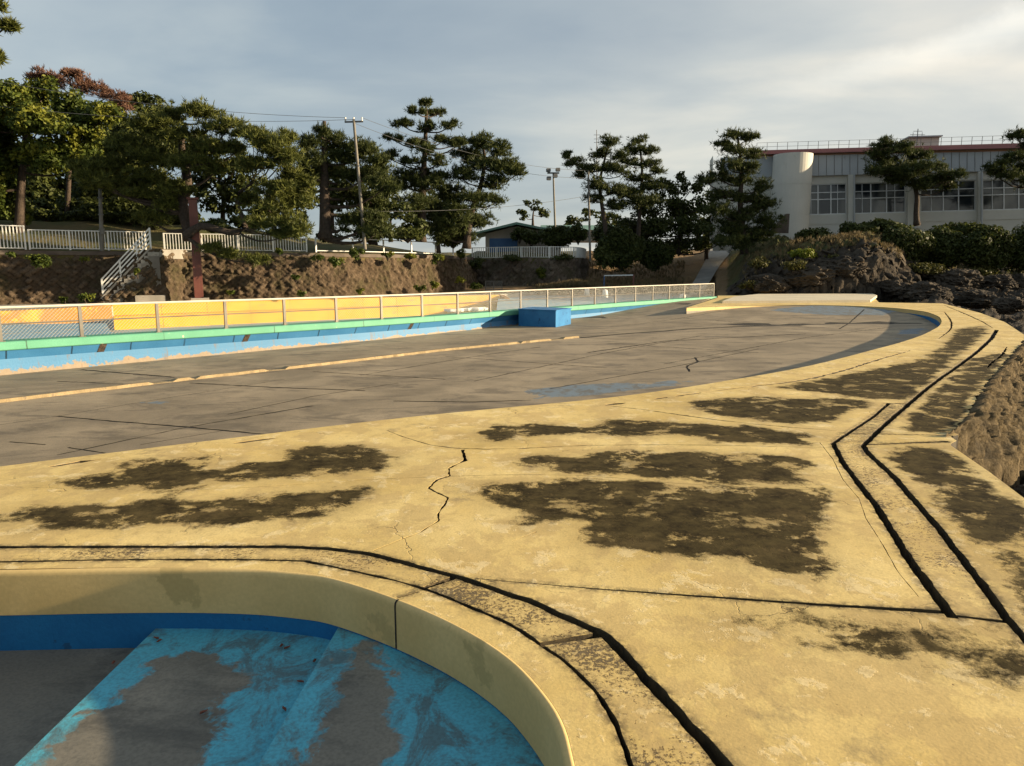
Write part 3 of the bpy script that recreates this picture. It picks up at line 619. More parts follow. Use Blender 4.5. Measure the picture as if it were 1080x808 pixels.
# rim face of the deck side of the pool: tan over blue
ne = resample(near_edge, .3)
V, Fc = sweep(ne, [(.012, -.015), (.012, -.16)]); link_mesh('rim_face', V, Fc, M['nosing'], big, True)
kfar = int(np.argmin(np.linalg.norm(ne[:, :2] - P(955, 326)[:2], axis=1)))
V, Fc = sweep(ne[:kfar + 1], [(.016, -.16), (.016, lambda x, y: floor_z(x, y) - .02)]); link_mesh('deck_side_wall', V, Fc, M['navy'], big, True)
V, Fc = sweep(ne[kfar:], [(.016, -.16), (.016, lambda x, y: floor_z(x, y) - .02)]); link_mesh('far_rim_wall', V, Fc, M['concrete'], big, True)
tcr = resample(tc2, .25)
fz = lambda x, y: floor_z(x, y) - .02
V, Fc = sweep(tcr, [(.62, -.3), (.62, .05), (.02, .05), (0, .03), (0, -.13), (.02, -.15), (.06, -.15)]); link_mesh('coping', V, Fc, M['green'], big, False, {'run': np.repeat(np.arange(len(tcr)) * .25, 7)})
V, Fc = sweep(tcr, [(.05, -.148), (.17, -.36)]); link_mesh('splash_band', V, Fc, M['bevel'], big, False, {'run': np.repeat(np.arange(len(tcr)) * .25, 2)})
def lb_mat():
    m, t, n_, l, b = nodes('light_blue_flaking_paint'); p = pos(t)
    c = mix(t, nz(t, p, 1, 5), (.055, .175, .33), (.075, .215, .38))
    f = mth(t, 'ADD', attr(t, 'low'), mth(t, 'MULTIPLY', mth(t, 'SUBTRACT', nz(t, p, 1.6, 11, .78), .5), 2.3))
    c = mix(t, mrange(t, f, .72, .76), c, mix(t, nz(t, p, 7, 5), (.30, .24, .17), (.20, .155, .11)))
    c = mix(t, mrange(t, nz(t, p, 1.6, 9, .7, 2, (1, 1, .35)), .66, .69, 0, .8), c, (.2, .12, .08))
    c = mix(t, mrange(t, nz(t, p, 5, 8, .75, 0, (1, 1, .12)), .56, .62, 0, .6), c, (.16, .13, .10))
    l.new(c, b.inputs[0]); b.inputs['Roughness'].default_value = .6; bump(t, b, nz(t, p, 20, 5), .004); return m
V, Fc = sweep(tcr, [(.171, -.36), (.16, -.5), (.12, fz)])
link_mesh('wall', V, Fc, lb_mat(), big, False, {'low': np.tile([0, .45, 1.0], len(tcr))})
# rusty cut notches in the splash band
for px_ in (105, 265, 436, 592):
    a = P(px_, np.interp(px_, [k[0] for k in T_PX], [k[1] for k in T_PX]), .05)
    i = int(np.argmin(np.linalg.norm(tcr[:, :2] - a[:2], axis=1))); t_ = tcr[i + 1][:2] - tcr[i - 1][:2]; t_ /= np.linalg.norm(t_); n2 = np.array([-t_[1], t_[0]])
    g = G()
    for k, wd in ((0, .08),):
        c0 = tcr[i][:2] + t_ * k
        q = [np.array([*(c0 + n2 * .038 - t_ * wd), -.14]), np.array([*(c0 + n2 * .038 + t_ * wd), -.14]), np.array([*(c0 + n2 * .163 + t_ * (wd - .06)), -.362]), np.array([*(c0 + n2 * .163 - t_ * (wd + .06)), -.362])]
        g.add(q, [(0, 1, 2, 3), (3, 2, 1, 0)][:1])
    g.build('rust_streak', M['bark'], big)
# chipped cream lane curb on the floor
cl = np.array([PF(x, y) for x, y in [(-60, 431), (0, 424), (89, 413.3), (191, 401.3), (355, 383), (460, 370.5), (558, 361), (608, 356)]])
cl = resample(cl, .12); g = G(); V = []
for i, p in enumerate(cl):
    t_ = cl[min(i + 1, len(cl) - 1)] - cl[max(i - 1, 0)]; t_ /= np.linalg.norm(t_); n2 = np.array([-t_[1], t_[0], 0]); j = noise.noise((p[0] * 4, p[1] * 4, 0)) * .04; j2 = noise.noise((p[0] * 5, p[1] * 5, 9)) * .03
    hh = .06 if noise.noise((p[0] * 1.1, p[1] * 1.1, 4)) > -.38 else .012
    V += [p - n2 * (.12 + j) + [0, 0, .0], p - n2 * (.10 + j) + [0, 0, hh], p + n2 * (.10 + j2) + [0, 0, hh * .8], p + n2 * (.13 + j2)]
Fc = [(i * 4 + j, i * 4 + 4 + j, i * 4 + 5 + j, i * 4 + 1 + j) for i in range(len(cl) - 1) for j in range(3)]
link_mesh('lane_curb', V, Fc, M['cream'], big)

# blue block
A_, B_ = PF(547, 343.8), PF(586, 345.3); C_ = PF(596.5, 343); D_ = C_ + (A_ - B_) * 1.0
bz = A_[2]
blk = thing('starting_block', (*(A_[:2] + C_[:2]) / 2, bz), 'bright blue concrete block standing against the pool wall inside the empty pool', 'concrete block')
G().prism([A_[:2], B_[:2], C_[:2] + np.array((.25, .5)), D_[:2] + np.array((.1, .6))], bz - .02, .10).build('body', M['blockblue'], blk)
G().prism([A_[:2] - (.02, .02), B_[:2] + (.02, -.03), C_[:2] + np.array((.29, .5)), D_[:2] + np.array((.08, .6))], .10, .135).build('top_slab', M['blockblue'], blk)

# ---------------------------------------------------------------- fences
def T_at(px_): return P(px_, np.interp(px_, [k[0] for k in T_PX], [k[1] for k in T_PX]), .05)
post_px = [-95, 3, 89, 170, 241.5, 303.5, 358, 405.5, 448.3, 485.8, 520, 552, 580, 606, 630, 651.5, 672.5, 690.8, 708, 724, 740, 755]
n_t = np.array([-.74, .67, 0])
pp_ = [T_at(x) + n_t * .16 for x in post_px]
fen = thing('pool_fence', pp_[8], 'low grey two-rail mesh fence along the mint green pool coping', 'fence')
HT = .78
for i, p in enumerate(pp_):
    g = G(); d_ = (pp_[min(i + 1, len(pp_) - 1)] - pp_[max(i - 1, 0)])
    g.box(p + [0, 0, HT / 2 - .01], (.075, .055, HT - .02), d_[:2]); g.box(p + [0, 0, .006], (.16, .12, .012), d_[:2])
    g.build('post', M['galv'], fen)
g = G()
for a, b in zip(pp_[:-1], pp_[1:]):
    g.tube([a + [0, 0, HT], b + [0, 0, HT]], .03, 8)
g.build('top_rail', M['rail'], fen)
g = G()
for a, b in zip(pp_[:-1], pp_[1:]): g.tube([a + [0, 0, .40], b + [0, 0, .40]], .02, 6)
g.build('middle_rail', M['galv'], fen)
V = []; Fc = []
def strand(a, b, r=.0042):
    t_ = (b - a) / np.linalg.norm(b - a); x = np.cross(t_, [0.3, -.9, .2]); x /= np.linalg.norm(x); y = np.cross(t_, x); k = len(V)
    for p in (a, b):
        for q in (0, 2.09, 4.19): V.append(p + r * (x * math.cos(q) + y * math.sin(q)))
    Fc.extend([(k, k + 1, k + 4, k + 3), (k + 1, k + 2, k + 5, k + 4), (k + 2, k, k + 3, k + 5)])
for a, b in zip(pp_[:-1], pp_[1:]):
    ln = np.linalg.norm(b - a); d_ = (b - a) / ln; hh = HT - .08; z0 = a[2] + .03
    s0 = -hh
    while s0 < ln:
        for sg in (1, -1):
            u0, u1 = s0, s0 + hh; za, zb = (0, hh) if sg > 0 else (hh, 0)
            if u0 < 0: za = za + (0 - u0) * (zb - za) / hh; u0 = 0
            if u1 > ln: zb = za + (ln - u0) * (zb - za) / (u1 - u0); u1 = ln
            if u1 - u0 > .02: strand(a + d_ * u0 + [0, 0, .03 + za], a + d_ * u1 + [0, 0, .03 + zb])
        s0 += .085
link_mesh('wire_mesh', V, Fc, M['wire'], fen)

def picket_fence(name, pts, h, label, spacing=.14, post=1.8, pick=.025, bottom=.08, rail=.05, mat=None):
    mat = mat or M['white']
    pts = [np.array(p, float) for p in pts]; r = thing(name, pts[0], label, 'fence')
    W = resample(np.array(pts), spacing); W2 = resample(np.array(pts), post)
    for i, p in enumerate(W2):
        d_ = W2[min(i + 1, len(W2) - 1)] - W2[max(i - 1, 0)]
        G().box(p + [0, 0, h / 2], (.085, .085, h), d_[:2]).build('post', mat, r)
    for z_, k_ in ((h - .03, 1), (bottom, .8)):
        V, Fc = sweep(W2, [(-rail * k_ / 2, 0), (-rail * k_ / 2, 1), (rail * k_ / 2, 1), (rail * k_ / 2, 0), (-rail * k_ / 2, 0)])
        V = [(p[0], p[1], W2[i // 5][2] + z_ + rail * k_ * (p[2] - .5)) for i, p in enumerate(V)]
        link_mesh('rail', V, [f[::-1] for f in Fc], mat, r)
    if pick:
        g = G()
        for p in W: g.box(p + [0, 0, (h + bottom) / 2], (pick, pick, h - bottom), (1, .4))
        g.build('pickets', mat, r)
    return r

# ---------------------------------------------------------------- second pool beyond the fence
yl_px = [(-160, 331), (0, 327.6), (60, 326), (118, 323)]
YL = [P(118, 321.8, -.15), P(220, 318.8, -.15), P(340, 315.5, -.15), P(480, 312, -.15), P(528, 311, -.15)]
yw = thing('yellow_wall', YL[2], 'long bright yellow painted wall of the second pool behind the mesh fence', 'wall')
prof = [(.5, -.35), (.5, -.15), (0, -.15), (0, -.72), (-.12, -.78), (-.12, -1.6)]
Y2 = resample(np.array(YL), .5)
V, Fc = sweep(Y2, prof); link_mesh('upper_face', V, Fc, M['yellow'], yw, False, {'run': np.repeat(np.arange(len(Y2)) * .5, 6)})
g = G(); 
V, Fc = sweep(Y2, [(-.004, -.70), (-.02, -.76)]); 
g.add(V, Fc); g.build('rust_line', M['maroon'], yw)
e0, e1 = YL[-1], YL[-1] + np.array((1.2, -4.0, 0))
g = G(); g.add([e0 + [0, 0, 0], e1 + [0, 0, -.75], e1 + [0, 0, -1.5], e0 + [0, 0, -1.5], e0 + [.3, 0, 0], e1 + [.3, 0, -.75]], [(0, 1, 2, 3), (0, 4, 5, 1)]); g.build('end_wall', M['yellow'], yw)
# left shallow bay
YB = [P(-160, 332, -.15), P(0, 328.3, -.15), P(60, 325.5, -.15), P(117.5, 321.9, -.15)]
yb = thing('yellow_wall', YB[1], 'short yellow wall at far left behind the blue shelf of the second pool', 'wall')
V, Fc = sweep(resample(np.array(YB), .5), [(.4, -.3), (.4, -.15), (0, -.15), (0, -.9)]); link_mesh('face', V, Fc, M['yellow'], yb)
shelf = [P(-200, 352, -.75)[:2], P(-160, 343, -.75)[:2], P(0, 342, -.75)[:2], P(112, 341, -.75)[:2], P(118, 352, -.75)[:2], P(0, 362, -.75)[:2], P(-200, 370, -.75)[:2]]
o = G().prism(shelf, -1.5, -.75).build('second_pool_shelf', M['poolblue']); o['kind'] = 'structure'
deep = [p[:2] + n_t[:2] * .6 for p in tc2] + [YL[-1][:2], *[p[:2] for p in Y2[::-1]], P(-160, 331, -.15)[:2]]
o = G().prism(deep, -1.75, -1.45).build('second_pool_floor', M['poolblue']); o['kind'] = 'structure'
shal = [YL[-1][:2] + (-.2, .1), P(560, 310, -.3)[:2], P(620, 309, -.3)[:2], P(700, 308, -.3)[:2], P(752, 308.5, -.3)[:2], tc2[-1][:2] + (0.4, 1.2), tc2[-1][:2] + n_t[:2] * .62, tc2[-8][:2] + n_t[:2] * .62, TC[7][:2] + n_t[:2] * .62, TC[6][:2] + n_t[:2] * .62]
o = G().prism(shal, -1.2, -.42).build('second_pool_shallows', M['poolblue']); o['kind'] = 'structure'
yr = thing('pool_end_wall', P(650, 309, -.3), 'pale low wall closing the shallow end of the second pool', 'wall')
V, Fc = sweep(resample(np.array([YL[-1], P(560, 310, -.3), P(620, 309, -.3), P(700, 308, -.3), P(752, 308.5, -.3)]), 1), [(.3, -.5), (.3, -.12), (0, -.12), (0, -.45)]); link_mesh('face', V, Fc, M['concrete'], yr)

# ---------------------------------------------------------------- stone retaining walls
def stone_wall(name, base, z0, z1, batter, label, mat, cell=.33, res=.07, ztop=None, parent=None):
    base = np.array(base)[:, :2]; p = resample(base, res); n = len(p); m = max(4, int((z1 - z0) / res)); V = []; vv = []; gg = []
    T_ = np.zeros_like(p); T_[1:-1] = p[2:] - p[:-2]; T_[0] = p[1] - p[0]; T_[-1] = p[-1] - p[-2]; T_ /= np.linalg.norm(T_, axis=1)[:, None]
    for i in range(n):
        nn = np.array([T_[i][1], -T_[i][0]]); s_ = i * res
        for j in range(m + 1):
            f = j / m; z = z0 + ((z1 if ztop is None else ztop(s_)) - z0) * f; h_ = (z - z0)
            a = (s_ * .8 + h_ + .12 * noise.noise((s_ * 1.2, h_ * 1.2, 0))) / cell; b = (s_ * .8 - h_ + .12 * noise.noise((s_ * 1.2, h_ * 1.2, 5))) / cell
            ia, ib = math.floor(a), math.floor(b); fa, fb = a - ia, b - ib
            e_ = min(fa, 1 - fa, fb, 1 - fb); rnd = noise.cell((ia * 1.37 + .5, ib * 1.91 + .5, 3.0))
            d = .09 * min(1, e_ * 5) ** .6 + .09 * rnd + .05 * noise.noise((s_ * 4, h_ * 4, 2)) + 09e-2 * noise.noise((s_ * .35, h_ * .6, 9))
            off = -batter * f
            q = p[i] + nn * (off + d); V.append((q[0], q[1], z + (.12 * noise.noise((s_ * .5, 0, 0)) if j == m else 0))); vv.append(rnd * .5 + .5 * abs(noise.noise((s_ * 7, h_ * 7, 0))) + .1); gg.append(e_ * .5)
    Fc = np.array([(i * (m + 1) + j, (i + 1) * (m + 1) + j, (i + 1) * (m + 1) + j + 1, i * (m + 1) + j + 1) for i in range(n - 1) for j in range(m)])
    if parent: return link_mesh(name, V, Fc, mat, parent, False, {'v': vv, 'gap': gg})
    o = link_mesh(name, V, Fc, mat, None, False, {'v': vv, 'gap': gg}, origin=(*base[len(base) // 2], z0))
    return tag(o, label, 'retaining wall')
RB = [P(-140, 326, -.25), P(0, 322, -.25), P(143, 319.5, -.25), P(337, 317, -.25), P(420, 313.6, -.25), P(480, 311, -.25), P(505, 308.5, -.25), P(512, 306, -.25), P(512, 302, -.25)]
RB = smooth(np.array(RB), 2)
stone_wall('retaining_wall', RB, -.25, 2.72, .75, 'long brown stone retaining wall below the tall pines at left', M['stone'])
W2 = [PD(480, 301, 64), PD(505, 301, 62.5), PD(560, 302, 60), PD(605, 301, 60), PD(622, 299, 63), PD(626, 297, 70)]
W2 = [np.array((p[0], p[1], .1)) for p in W2]; W2 = smooth(np.array(W2), 2)
stone_wall('retaining_wall', W2, .0, 2.65, .6, 'shorter dark grey stone retaining wall under the hut fence', M['greystone'], .45, .12)
def setback(pth, d):
    out = []; p = np.array(pth)[:, :2]
    for i in range(len(p)):
        t_ = p[min(i + 1, len(p) - 1)] - p[max(i - 1, 0)]; t_ /= np.linalg.norm(t_); out.append(p[i] + np.array([-t_[1], t_[0]]) * d)
    return np.array(out)
# terrace tops
def terrace(front, back, z, name, bumpy=.25):
    outer = [tuple(p) for p in front] + back
    a = np.array(outer); lo, hi = a.min(0), a.max(0)
    pts = [(x, y) for x in np.arange(lo[0], hi[0], 1.2) for y in np.arange(lo[1], hi[1], 1.2)]
    fr = np.array(front)
    def zf(x, y):
        d = np.min(np.linalg.norm(fr - np.array([x, y]), axis=1)); k = min(1, max(0, d - .5) / 8)
        return z + k * (1.0 + 1.15 * min(1, max(0, (-x - 16) / 5)) + bumpy * noise.noise((x * .2, y * .2, 0)))
    pts = np.array(pts); pts = pts[pip(pts, outer)]
    return sheet(name, outer, [], [], zf, 1.0, M['rock'], pts, lambda V: {'grass': np.full(len(V), .95), 'sand': np.full(len(V), .0)}, kind='structure')
terrace(setback(RB, .66), [(-4, 120), (-110, 120), (-110, 30)], 2.68, 'terrace')
terrace(setback(W2, .55), [(10, 120), (-4.5, 120), (-4.5, 64)], 2.6, 'hut_terrace')
o = G().prism([tuple(p[:2]) for p in RB] + [tuple(p[:2] + (0, .2)) for p in [YL[-1]]] + [tuple(p[:2] + (-.05, .3)) for p in Y2[::-1]] + [*[tuple(p_[:2] + (0, .12)) for p_ in YB[::-1]]], -.9, -.22).build('poolside_path', M['concrete']); o['kind'] = 'structure'
cope = G()
V, Fc = sweep(resample(np.array([(p[0], p[1], 0) for p in RB]), .6), [(.58, 2.5), (.58, 2.72), (.85, 2.72), (.85, 2.5)]); cope.add(V, Fc)
tag(cope.build('wall_capping', M['timber'], None, origin=tuple(RB[len(RB) // 2][:2]) + (2.7,)), 'grey concrete capping along the top of the long brown retaining wall', 'wall capping')
# fences on the terraces
FT = resample(setback(RB, .75), .2)
def on_front(px0, px1):
    s_ = 540 + F * FT[:, 0] / FT[:, 1] * 1.0
    q = FT[(s_ >= px0) & (s_ <= px1)]; return [(p[0], p[1], 2.78) for p in q]
picket_fence('picket_fence', on_front(-140, 38), 1.32, 'tall white picket fence at the far left edge of the terrace', .16, 2.0, .05)
picket_fence('picket_fence', on_front(38.5, 163), 1.12, 'white picket fence in front of the grey utility post, left of the stairs', .16, 1.9, .04)
picket_fence('picket_fence', on_front(176, 328), 1.05, 'white picket fence right of the stairs behind the maroon post', .16, 2.0, .035)
picket_fence('rail_fence', on_front(334, 480), .95, 'white wire fence with square frames above the right end of the long stone wall', .5, 2.3, 0, .1, .06)
F2 = resample(setback(W2, .7), .2); F2 = F2[:int(len(F2) * .93)]
picket_fence('picket_fence', [(p[0], p[1], 2.62) for p in F2[len(F2) // 12:]], .95, 'white picket fence in front of the low hut with the blue shutter', .2, 2.3, .045)

# stairs
sA, sB = P(118, 319.5, -.22), None
tdir = (RB[len(RB) * 3 // 8][:2] - RB[len(RB) // 4][:2]); tdir /= np.linalg.norm(tdir); ndir = np.array([tdir[1], -tdir[0]])
f0 = np.array(PD(113, 300, 39.2)[:2]); base_i = np.argmin(np.linalg.norm(RB[:, :2] - f0, axis=1)); f0 = RB[base_i][:2]
i2 = int(np.argmin(np.abs(540 + F * FT[:, 0] / FT[:, 1] - 168))); f1 = FT[i2]
f0 = FT[int(np.argmin(np.abs(540 + F * FT[:, 0] / FT[:, 1] - 118)))]
tdir = (f1 - f0) / np.linalg.norm(f1 - f0); ndir = np.array([tdir[1], -tdir[0]]); RUN = np.linalg.norm(f1 - f0)
stc = thing('stone_staircase', (*(f0 + ndir * 1.2), -.22), 'narrow weathered stone stairs climbing the brown retaining wall', 'stairs')
ns = 14; g = G()
for i in range(ns):
    x0 = RUN * i / ns; zt = -.22 + 3.0 * (i + 1) / ns; cx = f0 + tdir * (x0 + (RUN + .4 - x0) / 2) + ndir * 1.05
    g.box((*cx, (zt - .22) / 2 - .11 + .11 * 0), (RUN + .4 - x0, 1.5, zt + .22), tdir)
g.build('steps', M['concrete'], stc)
Pp = lambda s_, n_, z: np.array([*(f0 + tdir * s_ + ndir * n_), z])
fl = [Pp(-.35, 1.2, 0), Pp(-.3, 1.86, 0), Pp(RUN, 1.9, 0), Pp(RUN + .5, 1.75, 0), Pp(RUN + 1.5, .75, 0), Pp(RUN + 1.9, .3, 0)]
stone_wall('flank', fl, -.25, 2.9, .22, '', M['stone'], ztop=lambda s_: min(2.85, .0 + 2.9 * max(0, s_ - .5) / RUN), parent=stc)
tp_ = [Pp(RUN, 1.75, 0)[:2], Pp(RUN + .5, 1.6, 0)[:2], Pp(RUN + 1.5, .6, 0)[:2], Pp(RUN + 1.9, -.2, 0)[:2], Pp(RUN - .2, -.2, 0)[:2]]
G().prism(tp_, 2.3, 2.82).build('landing', M['asphalt'], stc)
g = G(); st_ = [Pp(-.1, 1.72, .06), Pp(RUN, 1.7, 2.92)]
g.bar(st_[0], st_[1], .16, .1); g.build('stringer', M['concrete'], stc)
hr = thing('stair_railing', Pp(0, 1.7, .0), 'white four-rail steel handrail sloping up the stone stairs', 'railing')
g0 = lambda s_: .05 + (2.9 - .05) * (s_ / RUN)
for s_ in (0, RUN * .37, RUN * .72, RUN): G().box(Pp(s_, 1.7, g0(s_) + .53), (.09, .09, 1.2), tdir).build('post', M['white'], hr)
for k in (1.1, .85, .6, .35):
    G().bar(Pp(0, 1.7, g0(0) + k), Pp(RUN, 1.7, g0(RUN) + k), .06, .07).build('rail', M['white'], hr)
# concrete bench block and maroon post
cb_ = P(157, 319.5, -.2); g = G(); g.box((cb_[0], cb_[1] + .3, .0), (1.55, .6, .45), (1, .35), .03)
tag(g.build('concrete_block', M['concrete'], None, origin=(cb_[0], cb_[1], -.2)), 'low rectangular grey concrete block between the stairs and the maroon post', 'concrete block')
mpb = P(210.5, 319, -.2); mpo = thing('steel_post', mpb, 'tall maroon steel post in front of the stone wall, topped beneath the leaning pine', 'post')
ph = (319 - 214) * mpb[1] / F
G().box(mpb + [0, 0, ph / 2], (.46, .46, ph), (1, .4), .02).build('column', M['maroon'], mpo)
G().box(mpb + [0, 0, ph + .05], (.62, .62, .1), (1, .4), .02).build('cap', M['maroon'], mpo)
G().box(mpb + [.05, 0, .13], (.95, .95, .26), (1, .4), .03).build('footing', M['concrete'], mpo)

# ---------------------------------------------------------------- terrain of the headland and shore
cols = [-900, 420, 520, 620, 660, 705, 765, 785, 830, 900, 940, 965, 1000, 1090, 1200, 1500]
prof_t = {
 -900: [(0, -1.9), (200, -1.9)], 420: [(0, -1.9), (52, -1.9), (56, .0), (200, .3)], 520: [(0, -1.9), (51, -1.9), (55, -.1), (60, .2), (200, 3)],
 620: [(0, -1.9), (52, -1.9), (56, -.12), (62, .7), (68, 2.2), (90, 4), (200, 5)], 660: [(0, -1.9), (52, -1.9), (57, -.1), (62, .5), (78, 3.2), (200, 5)],
 705: [(0, -1.9), (54, -1.9), (58, -.1), (62, .3), (78, 3.7), (200, 5)], 765: [(0, -1.9), (47, -1.9), (50, -.1), (56, .3), (80, 3.9), (200, 5)],
 785: [(0, -1.9), (46, -1.6), (48, -.3), (52, 1.6), (60, 3.3), (70, 4.3), (200, 5)], 830: [(0, -1.9), (46, -1.6), (47.5, -.2), (50, 2.1), (54, 3.4), (64, 4.6), (200, 5)],
 900: [(0, -1.9), (45.5, -1.7), (47.5, -.3), (49, 2.5), (52, 3.9), (64, 4.4), (200, 5)], 940: [(0, -1.9), (44, -1.5), (48, .0), (50, 2.2), (54, 3.6), (62, 4.2), (200, 5)],
 965: [(0, -1.9), (20, -1.6), (34, -1.2), (47, -.3), (52, 1.0), (57, 2.6), (64, 4), (200, 5)], 1000: [(0, -1.9), (20, -1.6), (33, -1.2), (46, -.3), (54, .6), (60, 2.2), (66, 4), (200, 5)],
 1090: [(0, -1.9), (6, -1.25), (14, -1.3), (30, -1.2), (44, -.5), (54, .3), (62, 2.4), (68, 4), (200, 5)], 1200: [(0, -1.7), (6, -1.2), (30, -1.2), (50, -.1), (64, 2.6), (200, 5)], 1500: [(0, -1.6), (30, -1.5), (60, -.5), (200, 4)]}
def terr_z(px_, D):
    j = 0
    while j < len(cols) - 2 and px_ > cols[j + 1]: j += 1
    a, b = cols[j], cols[j + 1]; f = min(1, max(0, (px_ - a) / (b - a)))
    za, zb = [np.interp(D, [k[0] for k in prof_t[c_]], [k[1] for k in prof_t[c_]]) for c_ in (a, b)]
    return za * (1 - f) + zb * f
deck_np = deck_outer
def terrain():
    A = np.arange(350, 1480, 2.6); D = [3.0]
    while D[-1] < 150: D.append(D[-1] * (1.018 if D[-1] < 44 or D[-1] > 66 else (1.0025 if D[-1] < 54 else 1.007)))
    V = []; gr = []; sa = []
    for D_ in D:
        for px_ in A:
            x = (px_ - 540) / F * D_; z = terr_z(px_, D_)
            q = Vector((x, D_, z))
            rocky = min(1, max(.12, (px_ - 748) / 26))
            nl = noise.fractal(q * Vector((.30, .30, .5)) + Vector((3, 1, 0)), 1, 2.1, 3)
            rd = noise.ridged_multi_fractal(q * Vector((.55, .55, .35)), .9, 2.1, 5, 1, 2)
            if D_ < 40: amp, ra = .22, .22
            else: amp, ra = .45, .42
            if 782 < px_ and 46 < D_ < 62: ra = .55
            if D_ > 64: amp = ra = .2
            r2 = noise.ridged_multi_fractal(q * Vector((2.1, 1.6, 1.2)), .9, 2.1, 4, 1, 2)
            r3 = noise.ridged_multi_fractal(Vector((x * 2.2, D_ * 2.2, z * .5)), .9, 2.1, 4, 1, 2)
            z += rocky * (nl * amp + (rd - 1.2) * ra + (r2 - 1.2) * (.22 if D_ > 40 else .12)); yy = D_ + (rocky * .45 * (r3 - 1.2) if 45 < D_ < 62 else 0)
            x += rocky * .25 * noise.noise(q * 1.3); 
            if z > -1.2 and px_ > 757 and D_ < 46 and px_ < 930: z = -1.6
            V.append((x, yy, z))
            gr.append((.0 if D_ < 50 else min(1, (D_ - 50) / 8)) * (1 if px_ < 960 else .5) + (.25 if z > 2.6 else 0))
            sa.append(1.0 if (px_ < 765 and D_ > 50) else 0.0)
    n = len(A); V = np.array(V)
    under = pip(V, [(p[0] - .25, p[1] - .1) for p in deck_np]) | pip(V, [tuple(p) for p in shal]) | pip(V, [tuple(p) for p in deep])
    V[under, 2] = np.minimum(V[under, 2], -1.9)
    Fc = np.array([(i * n + j, i * n + j + 1, (i + 1) * n + j + 1, (i + 1) * n + j) for i in range(len(D) - 1) for j in range(n - 1)])
    o = link_mesh('rocky_shore', V, Fc, M['rock'], None, False, {'grass': gr, 'sand': sa}); o['kind'] = 'structure'
terrain()
def water_mat():
    m, t, n_, l, b = nodes('sea_water'); b.inputs[0].default_value = (.02, .035, .04, 1); b.inputs['Roughness'].default_value = .12
    bump(t, b, nz(t, pos(t), 1.2, 5), .15); return m
o = G().add([(-3000, -500, -2.1), (3000, -500, -2.1), (3000, 4000, -2.1), (-3000, 4000, -2.1)], [(0, 1, 2, 3)]).build('sea', water_mat()); o['kind'] = 'structure'
# sloping path up the headland
pc = [(-.12, 752, 733), (3.9, 778, 757)]
g = G(); V = []; n = 24
for i in range(n + 1):
    D_ = 56 + 24 * i / n; pl = np.interp(D_, [56, 80], [722, 746]); pr = np.interp(D_, [56, 80], [742, 772]); pl += 4 * math.sin(i / n * 3)
    for q in (pl, (pl + pr) / 2, pr): V.append(((q - 540) / F * D_, D_, terr_z(q, D_) + .10))
Fc = [(i * 3 + j, i * 3 + j + 1, i * 3 + 4 + j, i * 3 + 3 + j) for i in range(n) for j in range(2)]
o = link_mesh('path', V, Fc, M['asphalt']); o['kind'] = 'structure'
# raised quay slab
q = [P(x, y, .12)[:2] for x, y in [(762, 317.5), (775, 312.5), (800, 310), (920, 309.5), (925, 311.5), (918, 316.5)]]
o = G().prism(q, -.02, .12).build('quay_slab', M['quay']); o['kind'] = 'structure'
# rubble flank of the deck on the right
def rubble():
    p = resample(np.array(right_edge[8:13] + [P(1001, 462)])[::-1], .05); p = p[:, :2]; n = len(p); m = 34; V = []; vv = []; gg = []
    for i in range(n):
        t_ = p[min(i + 1, n - 1)] - p[max(i - 1, 0)]; t_ /= np.linalg.norm(t_) + 1e-9; nn = np.array([t_[1], -t_[0]])
        for j in range(m + 1):
            f = j / m; s_ = i * .05
            cx, cy = s_ / .34 + f * 1.6, f * 3.4 + .5 * (math.floor(s_ / .34) % 2)
            pt = Vector((s_ * 3.6, f * 3.4 + s_ * 1.2, 0)); d1 = noise.voronoi(pt)[0]; e_ = d1[1] - d1[0]
            d = .12 * min(1, e_ * 2.0) ** .5 + .16 * abs(noise.noise((s_ * 5 + f * 4, f * 2.2, 0))) + .10 * abs(noise.noise((s_ * 15 + f * 9, f * 3, 8))) + .03 * noise.noise((s_ * 26, f * 20, 3))
            if j < 2: d *= .3
            tp = min(1, i * .05 / 1.5); q = p[i] + nn * ((f * .55 * tp + max(0, f - .88) * .1) - .03 + d * .7 * tp); z = .0 - f * .62 - max(0, f - .88) * 9 + d * .5 * (f > 0)
            if j == 0: z = -.012
            V.append((q[0], q[1], z)); vv.append(.35 + .6 * abs(noise.noise((s_ * 5, f * 8, 0)))); gg.append(min(e_, .2) * .3 + .01)
    Fc = np.array([(i * (m + 1) + j, i * (m + 1) + j + 1, (i + 1) * (m + 1) + j + 1, (i + 1) * (m + 1) + j) for i in range(n - 1) for j in range(m)])
    return link_mesh('rubble_revetment', V, Fc, stone_mat('sunlit_rubble', (.085, .064, .034), (.20, .15, .085), (.05, .039, .023), 2.5), None, False, {'v': vv, 'gap': gg}, origin=(*p[n // 2], -1.2))
tag(rubble(), 'sunlit rubble stone bank falling from the deck edge to the shore rocks', 'stone bank')

